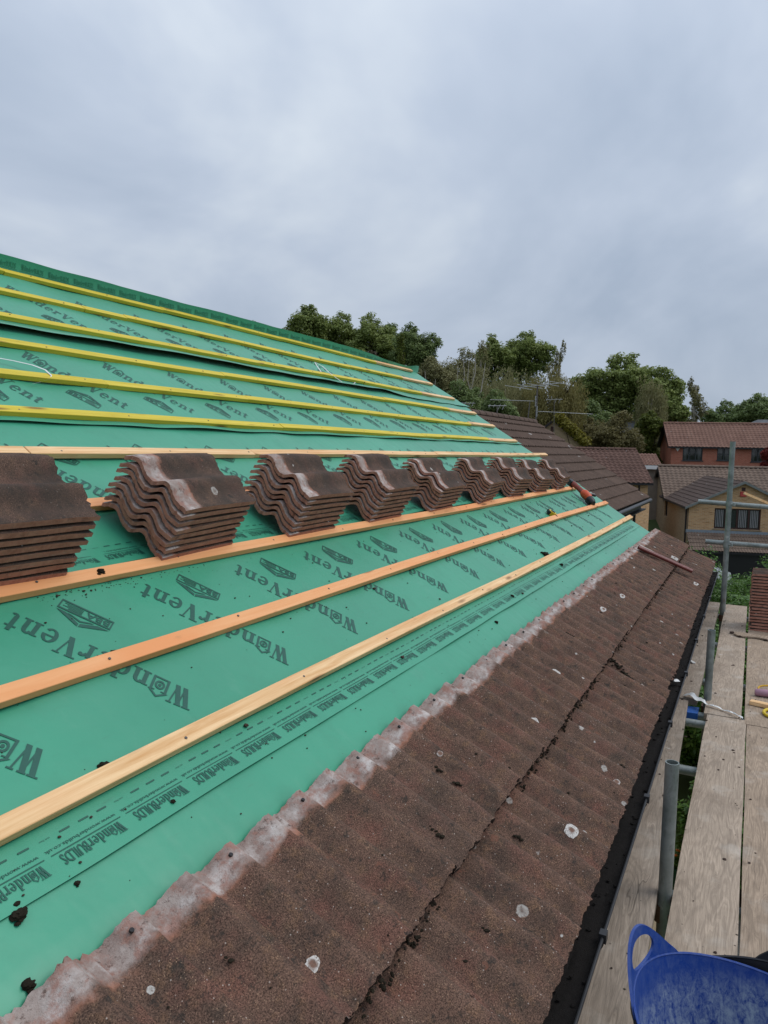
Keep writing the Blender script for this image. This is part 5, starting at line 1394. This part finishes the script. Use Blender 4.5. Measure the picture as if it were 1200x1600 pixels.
yagi(am, Vector((-.05, 0, at(836, 627, 22.4).z - ma.z)), -CR + Vector((0, -.05, .03)), 1.35, 18, .075)
yagi(am, Vector((.08, 0, at(838, 643, 22.4).z - ma.z)), CR + Vector((0, 0, -.05)), 1.65, 20, .075)
mb = MB(); tb = Vector((.03, 0, topz)); fw_ = CR * .62 + CB * .45
mb.tube(tb - fw_ * .75, tb + fw_ * .95, .012, n=6); mb.build('array_boom', MAT['alu'], am)
cr2 = (CR * .78 - CB * .62).normalized()
for k, l in ((-.80, .62), (-.35, .55), (.05, .52), (.45, .50), (.95, .48)):
    m_ = MB(); q = tb + fw_ * k; m_.tube(q - cr2 * l, q + cr2 * l, .009, n=5); m_.build('array_element', MAT['alu'], am)
for (px, pyb, pyt, dp, lab, sc_) in ((777, 650, 634, 24.0, 'small aerial with short crossbars low on the left behind the ridge', 1.0), (866, 668, 624, 40.0, 'slim aerial mast standing by the buff gable', 1.5), (731, 640, 630, 30.0, 'small aerial bar beside the end of the membrane', 1.0)):
    b0 = at(px, pyb + 6, dp); t0 = at(px, pyt, dp) - b0; a_ = thing('television_aerial', lab, 'aerial', b0)
    mb = MB(); mb.tube((0, 0, -.4), t0, .018, n=6); mb.build('mast', MAT['mast'], a_)
    mb = MB(); mb.tube(t0 - CR * .30 * sc_, t0 + CR * .30 * sc_, .010, n=5); mb.build('boom', MAT['alu'], a_)
    for k in (-.25, -.1, .08, .22):
        m_ = MB(); q = t0 + CR * k * sc_; dv = (CR * .4 + Vector((0, 0, .9))).normalized() * .12 * sc_; m_.tube(q - dv * (.5 if k < 0 else 1.2), q + dv * .5, .007, n=5); m_.build('element', MAT['alu'], a_)
st = at(822, 660, 22.6); mb = MB(); mb.tube((0, 0, -.5), at(828, 628, 22.6) - st, .018, n=6)
o = thing('aerial_stay', 'short slanting stay rod beside the tall aerial mast', 'rod', st); mb.build('rod', MAT['mast'], o)

def hframe(name, label, origin, yaw):
    return thing(name, label, 'house', origin, R(yaw))
# brown tiled house whose roof faces us behind the neighbour
p = at(1021, 755, 45); ch = hframe('house', 'house with wavy brown tiled roof facing us behind the neighbouring roof', (p.x, p.y, 0), 26.5)
ez = p.z; rise = 2.05; run = 3.4; S = math.hypot(rise, run)
slope(ch, (-12, 0, ez), (1, 0, 0), (0, run, rise), 12.0, S, MAT['ctile'], .335, .30, amp=.03, seg=6)
slope(ch, (0, 2 * run, ez), (-1, 0, 0), (0, -run, rise), 12.0, S, MAT['ctile'], .335, .30, seg=3)
mb = MB(); dops = [(-.55, -.25, 0.9, ez - 1.35)]
wall_open(mb, lambda u, v, z: Vector((u, v + .35, z)), -11.8, -.2, -.4, ez - .06, dops)
mb.box((-11.8, .6, -.4), (-.2, 6.4, ez - .065)); mb.add([(-.2, .35, ez - .06), (-.2, 6.45, ez - .06), (-.2, run, ez + rise * .93)], [(0, 1, 2)]); mb.quad((-.2, .35, -.4), (-.2, 6.45, -.4), (-.2, 6.45, ez - .06), (-.2, .35, ez - .06))
mb.build('wall', MAT['tan'], ch)
mb = MB(); mb.box((-12, -.03, ez - .13), (0, .04, ez - .02)); mb.build('gutter', MAT['dark'], ch); mb = MB(); mb.tube((-.75, .31, 0), (-.75, .31, ez - .1), .05, n=8); mb.build('downpipe', MAT['dark'], ch)
mb = MB(); mb.box((-.55, .45, .9), (-.25, .5, ez - 1.35)); mb.build('door', MAT['mahog'], ch)
for i in range(26):
    mb = MB(); n = 6; x = -12 + .46 * i
    P = [[(xx, run + .13 * math.cos(t), ez + rise - .02 + .12 * math.sin(t)) for t in [math.pi * q / n for q in range(n + 1)]] for xx in (x, x + .445)]
    mb.grid(P); mb.build('ridge_tile', MAT['ctile'], ch)

# buff gable house with ivy, between the neighbouring roof and the bronze tree
p = at(865, 654.5, 62); bh = hframe('house', 'buff gabled house showing only its gable top beside yellow ivy', (p.x, p.y, 0), 14)
hw, rs = 2.55, 2.15; ez = p.z - rs - .03
mb = MB(); mb.add([(-hw, 0, ez - 4), (hw, 0, ez - 4), (hw, 0, ez), (0, 0, ez + rs), (-hw, 0, ez)], [(0, 1, 2, 3, 4)]); mb.box((-hw, .01, ez - 5), (hw, 8, ez - .02)); mb.build('wall', MAT['buff'], bh)
Sb = math.hypot(hw + .3, rs * (hw + .3) / hw)
slope(bh, (hw + .3, -.2, ez - rs * .3 / hw), (0, 1, 0), (-hw, 0, rs), 8, Sb, MAT['wtile'], .335, .3, seg=4)
slope(bh, (-hw - .3, 7.8, ez - rs * .3 / hw), (0, -1, 0), (hw, 0, rs), 8, Sb, MAT['wtile'], .335, .3, seg=4)
mb = MB()
for s_ in (-1, 1):
    a = Vector((s_ * (hw + .3), -.22, ez - rs * .3 / hw)); b_ = Vector((0, -.22, ez + rs)); mb.add([a, b_, b_ - Vector((0, 0, .2)), a - Vector((0, 0, .2))], [(0, 1, 2, 3)]); mb.add([a + Vector((0, .03, 0)), b_ + Vector((0, .03, 0)), b_ + Vector((0, .03, -.2)), a + Vector((0, .03, -.2))], [(3, 2, 1, 0)])
mb.build('bargeboard', MAT['dark'], bh)
mb = MB(); mb.tube((-.1, -.12, ez + rs * .55), (-.1, -.12, ez + rs * .72), .13, .10, n=10); mb.box((-.14, -.1, ez + rs * .40), (-.06, 0, ez + rs * .56)); mb.build('gable_lamp', MAT['mahog'], bh)
iv = at(890, 668, 60); o = thing('ivy', 'yellow green ivy growing over the right verge of the buff gable', 'ivy', (iv.x, iv.y, 0))
link('leaves', mesh_np('leaves', leaves([((i * .42 - .9, .2, iv.z + .75 - i * .36), (.55, .6, .42)) for i in range(6)], 3200, .11, 77), MAT['ivy']), o)
mb = MB(); mb.path([(.8, .3, ground_z(iv.x, iv.y)), (.4, .3, iv.z * .7), (-.6, .3, iv.z + .5)], [.07, .05, .02], 6); mb.build('stem', MAT['trunk'], o)

# tan brick house with front wing
p = at(1077, 789.5, 42); th_ = hframe('house', 'tan brick house with gabled front wing, mahogany window and lean-to roof', (p.x, p.y, 0), 14)
ez = CZ - 2.9; W = 5.6; ra = 1.40; VD = 8.0
TF = lambda u, v, z: Vector((u, v, z))
wins = [(1.36, 3.78, CZ - 4.18, CZ - 3.02)]
mb = MB(); wall_open(mb, TF, 0, W, -.5, ez, wins); 
mb.add([(0, 0, ez), (W, 0, ez), (W / 2, 0, ez + ra)], [(0, 1, 2)])
mb.quad((W, 0, -.5), (W, VD, -.5), (W, VD, ez), (W, 0, ez))
mb.quad((W, VD, -.5), (15, VD, -.5), (15, VD, ez), (W, VD, ez))
wl = mb.build('wall', MAT['tan'], th_)
mb = MB(); TS = lambda u, v, z: Vector((v, -u, z))       # left side wall, seen from the left: u runs towards us
swins = [(-9.0, -7.8, CZ - 4.25, CZ - 3.2)]
wall_open(mb, TS, -15, 0, -.5, ez, swins); mb.add([(0, 15, ez), (0, VD, ez), (0, VD + 3.5, ez + 2.0)], [(0, 1, 2)]); mb.build('side_wall', MAT['tanshade'], th_)
window(th_, TF, *wins[0], 4, MAT['mahog'], True, sill=MAT['tanshade']); window(th_, TS, *swins[0], 1, MAT['dark'])
Sm = math.hypot(3.8, 2.0 * 3.8 / 3.5)
slope(th_, (-.25, VD - .3, ez - .17), (1, 0, 0), (0, 3.5, 2.0), 15.2, Sm, MAT['ttile'], .335, .30, amp=.026, seg=6)
slope(th_, (15, VD + 7.3, ez - .17), (-1, 0, 0), (0, -3.5, 2.0), 15.2, Sm, MAT['ttile'], .335, .30, seg=3)
half = W / 2; ov = .25; Sw = math.hypot(half + ov, ra * (half + ov) / half); zl = ez - ra * ov / half + .02
slope(th_, (-ov, VD + 2.2, zl), (0, -1, 0), (half, 0, ra), VD + 2.45, Sw, MAT['wtile'], .335, .60, amp=.010, seg=6)
slope(th_, (W + ov, -.25, zl), (0, 1, 0), (-half, 0, ra), VD + 2.45, Sw, MAT['wtile'], .335, .60, amp=.010, seg=6)
mb = MB()
for s_ in (0, 1):
    x0 = -ov if s_ == 0 else W + ov; a = Vector((x0, -.27, zl + .02)); b_ = Vector((half, -.27, zl + ra * (half + ov) / half + .02)); dz = Vector((0, 0, .14)); q = [a, b_, b_ - dz, a - dz]
    q2 = [v + Vector((0, .05, 0)) for v in q]; mb.add(q + q2, [(0, 1, 2, 3), (7, 6, 5, 4), (0, 4, 5, 1), (1, 5, 6, 2), (2, 6, 7, 3), (3, 7, 4, 0)])
mb.build('verge', MAT['greytrim'], th_)
mb = MB(); mb.box((-ov - .02, -.2, zl - .10), (-ov + .09, VD - .35, zl - .005)); mb.tube((-.10, .25, -.3), (-.10, .25, ez - .15), .05, n=8); mb.build('gutter', MAT['dark'], th_)
mb = MB(); a0 = Vector((-.27, VD - .3, ez - .22)); b0 = Vector((-.27, VD + 3.5, ez + 1.96)); c0_ = Vector((-.27, VD + 7.3, ez - .22)); dz = Vector((0, 0, .2))
mb.add([a0, b0, b0 - dz, a0 - dz], [(0, 1, 2, 3)]); mb.add([b0, c0_, c0_ - dz, b0 - dz], [(0, 1, 2, 3)]); mb.build('bargeboard', MAT['dark'], th_)
mb = MB(); mb.box((half - .17, -.10, CZ - 2.33), (half + .17, -.003, CZ - 2.05)); bevelled(mb.build('alarm_box', MAT['alarm'], th_), .02)
mb = MB(); mb.box((half - .10, -.012, CZ - 2.02), (half + .10, .03, CZ - 1.82)); mb.build('air_brick', MAT['mahog'], th_)
for i in range(33):
    mb = MB(); n = 6; x = -.25 + .46 * i
    P = [[(xx, VD + 3.5 + .14 * math.cos(t), ez + 2.0 + .13 * math.sin(t)) for t in [math.pi * q / n for q in range(n + 1)]] for xx in (x, x + .445)]
    mb.grid(P); mb.build('ridge_tile', MAT['ttile'], th_)
slope(th_, (-.1, -1.55, CZ - 5.28), (1, 0, 0), (0, 1.5, .88), 8.5, math.hypot(1.5, .88), MAT['ttile'], .335, .15, name='lean_to_roof', seg=6)
mb = MB(); mb.box((-.12, -.10, CZ - 4.46), (8.4, -.004, CZ - 4.28)); mb.build('flashing', MAT['lead'], th_)
mb = MB(); mb.box((-.1, -1.6, CZ - 5.42), (8.4, -1.5, CZ - 5.30)); mb.box((0, -1.4, -.5), (8.3, -1.2, CZ - 5.4)); mb.build('lean_to_front', MAT['dark'], th_)

# red brick house further up
p = at(1049.6, 695, 62); rh = hframe('house', 'red brick house with brown tiled roof and grey framed upper windows', (p.x, p.y, 0), 14)
ez = p.z; rw = [(.90, 2.46, ez - 1.28, ez - .16), (3.58, 4.66, ez - 1.22, ez - .18), (6.2, 7.8, ez - 1.28, ez - .18)]
mb = MB(); wall_open(mb, TF, 0, 16, 1.0, ez, rw); mb.quad((0, 6.6, 1), (0, 0, 1), (0, 0, ez), (0, 6.6, ez)); mb.add([(0, 6.6, ez), (0, 0, ez), (0, 3.3, ez + 1.85)], [(0, 1, 2)]); mb.build('wall', MAT['red'], rh)
mb = MB(); mb.box((.3, .9, ez - 1.6), (15.5, .95, ez - .05)); mb.build('room_wall', MAT['dark'], rh)
for i, w_ in enumerate(rw): window(rh, TF, *w_, (3, 2, 3)[i], MAT['grey'], sill=MAT['grey'], transom=(i == 1), curtain=(.16, .30, .12)[i])
Sr = math.hypot(3.6, 1.9 * 3.6 / 3.3)
slope(rh, (-.3, -.3, ez - .14), (1, 0, 0), (0, 3.3, 1.9), 16.5, Sr, MAT['rtile'], .335, .30, amp=.026, seg=5)
slope(rh, (16.2, 6.9, ez - .14), (-1, 0, 0), (0, -3.3, 1.9), 16.5, Sr, MAT['rtile'], .335, .30, seg=3)
mb = MB(); a0 = Vector((-.33, -.3, ez - .16)); b0 = Vector((-.33, 3.3, ez + 1.9)); c0_ = Vector((-.33, 6.9, ez - .16)); dz = Vector((0, 0, .24))
mb.add([a0, b0, b0 - dz, a0 - dz], [(0, 1, 2, 3)]); mb.add([b0, c0_, c0_ - dz, b0 - dz], [(0, 1, 2, 3)]); mb.box((-.3, -.36, ez - .27), (16.2, -.24, ez - .16)); mb.build('bargeboard', MAT['dark'], rh)
mb = MB(); x = .48; z = ez - .38; mb.add([(x - .17, -.08, z + .1), (x - .09, -.08, z + .17), (x, -.08, z + .12), (x + .09, -.08, z + .17), (x + .17, -.08, z + .1), (x, -.08, z - .16)] + [(x - .17, 0, z + .1), (x - .09, 0, z + .17), (x, 0, z + .12), (x + .09, 0, z + .17), (x + .17, 0, z + .1), (x, 0, z - .16)], [(0, 1, 2, 3, 4, 5)[::-1]] + [(i, (i + 1) % 6, 6 + (i + 1) % 6, 6 + i) for i in range(6)]); mb.build('alarm_box', MAT['white'], rh)
for i in range(36):
    mb = MB(); n = 6; x = -.3 + .46 * i
    P = [[(xx, 3.3 + .14 * math.cos(t), ez + 1.92 + .13 * math.sin(t)) for t in [math.pi * q / n for q in range(n + 1)]] for xx in (x, x + .445)]
    mb.grid(P); mb.build('ridge_tile', MAT['rtile'], rh)
# house behind the bronze tree
p = at(1019, 682, 76); gh = hframe('house', 'pale house with grey hipped roof half hidden by the bronze tree', (p.x, p.y, 0), 14)
ez = p.z
mb = MB(); mb.box((-9, .3, 1), (-.1, 7, ez)); mb.build('wall', MAT['buff'], gh)
mb = MB(); rz_ = ez + 1.7; mb.add([(-9.3, 0, ez), (.2, 0, ez), (.2, 7.3, ez), (-9.3, 7.3, ez), (-1.4, 3.6, rz_), (-9.3, 3.6, rz_)], [(0, 1, 4, 5), (1, 2, 4), (2, 3, 5, 4), (0, 5, 3)]); mb.build('roof', MAT['slate'], gh)
mb = MB(); mb.box((-9.3, -.1, ez - .14), (.22, .02, ez - .005)); mb.tube((-.05, .2, 1), (-.05, .2, ez - .1), .06, n=8); mb.tube((-1.9, .2, 1), (-1.9, .2, ez - .1), .05, n=8); mb.build('gutter', MAT['white'], gh)
mb = MB(); mb.box((-1.75, .20, ez - 2.4), (-.25, .26, ez - .5)); mb.build('window', MAT['pane'], gh)
# garage with white gutter
p = at(1034, 727, 54); gg = hframe('garage', 'small garage with red tiled roof and white gutter between two houses', (p.x, p.y, 0), 20)
gg['category'] = 'garage'
ez = p.z; slope(gg, (-4, 0, ez), (1, 0, 0), (0, 2.0, .82), 4, math.hypot(2.0, .82), MAT['rtile'], .335, .25, amp=.03, seg=6)
mb = MB(); mb.box((-4, .3, 0), (-.1, 3, ez - .05)); mb.build('wall', MAT['render'], gg)
mb = MB(); mb.box((-1.3, -.10, ez - .30), (0, .05, ez - .03)); mb.build('gutter', MAT['white'], gg)
# low brick wall between the two houses
p = at(984, 800, 39.5); q = at(1014, 800, 41.5)
o = thing('garden_wall', 'tan brick wall in the gap between the neighbouring house and the tan brick house', 'wall', (p.x, p.y, 0), math.atan2(q.y - p.y, q.x - p.x))
mb = MB(); L = math.hypot(q.x - p.x, q.y - p.y); mb.box((-.6, 0, -.3), (L, .215, CZ - 2.75)); mb.build('brickwork', MAT['tan'], o)
mb = MB(); mb.box((-.63, -.03, CZ - 2.748), (L + .03, .245, CZ - 2.68)); mb.build('coping', MAT['mortar'], o)
# slate roof far right
p = at(1180, 664, 86); fh = hframe('house', 'distant house with blue grey roof at the right edge behind the red brick house', (p.x, p.y, 0), 14)
mb = MB(); z = p.z; mb.add([(-1.2, 0, z - .5), (14, 0, z - .5), (14, 3, z + .75), (1.0, 3, z + .75), (-1.2, 6, z - .5), (14, 6, z - .5)], [(0, 1, 2, 3), (0, 3, 4), (3, 2, 5, 4)]); mb.build('roof', MAT['slate'], fh)
mb = MB(); mb.box((-.8, .3, 1), (13.8, 5.7, z - .5)); mb.build('wall', MAT['red'], fh)
# white car behind the hedge
p = at(1068, 870, 36); cr_ = thing('parked_car', 'white car mostly hidden behind the hedge below the lean-to roof', 'car', (p.x, p.y, .30), R(24))
mb = MB(); secs = [(-2.0, .35, .75), (-1.9, .25, .95), (-1.1, .22, 1.0), (-.5, .22, 1.45), (.7, .22, 1.5), (1.5, .22, 1.05), (1.95, .25, .9), (2.0, .4, .7)]
P = []
for x, zb, zt_ in secs:
    wb = .82; wt = .82 if zt_ < 1.1 else .66
    P.append([(x, -wb, zb), (x, -wb, min(.95, zt_)), (x, -wt, zt_), (x, wt, zt_), (x, wb, min(.95, zt_)), (x, wb, zb)])
mb.grid(P, 0, True); mb.build('body', MAT['carwhite'], cr_)
mb = MB()
for s_ in (-1, 1): mb.add([(-1.0, s_ * .825, .98), (1.35, s_ * .825, .98), (.7, s_ * .69, 1.44), (-.5, s_ * .69, 1.40)], [(0, 1, 2, 3)])
mb.build('window', MAT['pane'], cr_)
for x in (-1.3, 1.3):
    for s_ in (-1, 1):
        mb = MB(); mb.tube((x, s_ * .70, .32), (x, s_ * .86, .32), .32, n=16); w_ = mb.build('wheel', MAT['tyre'], cr_)
# hedge shrubs beyond the scaffold
for i, (x, y, r, h, lab) in enumerate([(-.25, 16.0, 1.5, 3.3, 'bright leafy laurel shrub straight behind the far scaffold standard'), (1.4, 15.2, 1.7, 3.3, 'bright leafy laurel shrub behind the tall tile stack'), (-.55, 20.0, 1.5, 3.3, 'laurel shrub next to the corner of the old tiled roof'), (1.1, 20.5, 2.0, 3.9, 'wide laurel shrub in the second row behind the guard rail'), (3.0, 18.5, 2.2, 4.0, 'laurel shrub at the right edge behind the guard rail'), (1.3, 25.0, 2.2, 4.1, 'laurel shrub in front of the white car'), (3.6, 28.5, 2.8, 4.3, 'back row laurel shrub under the lean-to roof'), (.2, 11.9, 1.0, 2.6, 'dark low laurel shrub just past the ends of the boards'), (1.5, 11.8, 1.2, 2.9, 'low laurel shrub below the tall tile stack'), (-1.25, 25.0, 1.6, 4.15, 'narrow laurel shrub hiding the lower part of the white car'), (4.6, 23, 2.4, 4.2, 'far right laurel shrub behind the guard rail')]):
    bl = [(0, 0, h * .5, r * .8, r * .8, h * .42)] + [(r * .62 * math.cos(a_), r * .62 * math.sin(a_), h * rnd.uniform(.35, .72), r * .5, r * .5, h * .26) for a_ in [q * .9 for q in range(7)]]
    tree('laurel_shrub', lab, (x, y, ground_z(x, y)), h, bl, 12000 if i < 7 else 7000, .085, 'laurel', seed=60 + i, cat='shrub', group='hedge shrubs beyond the scaffold', trunk_r=.05, sub=20)
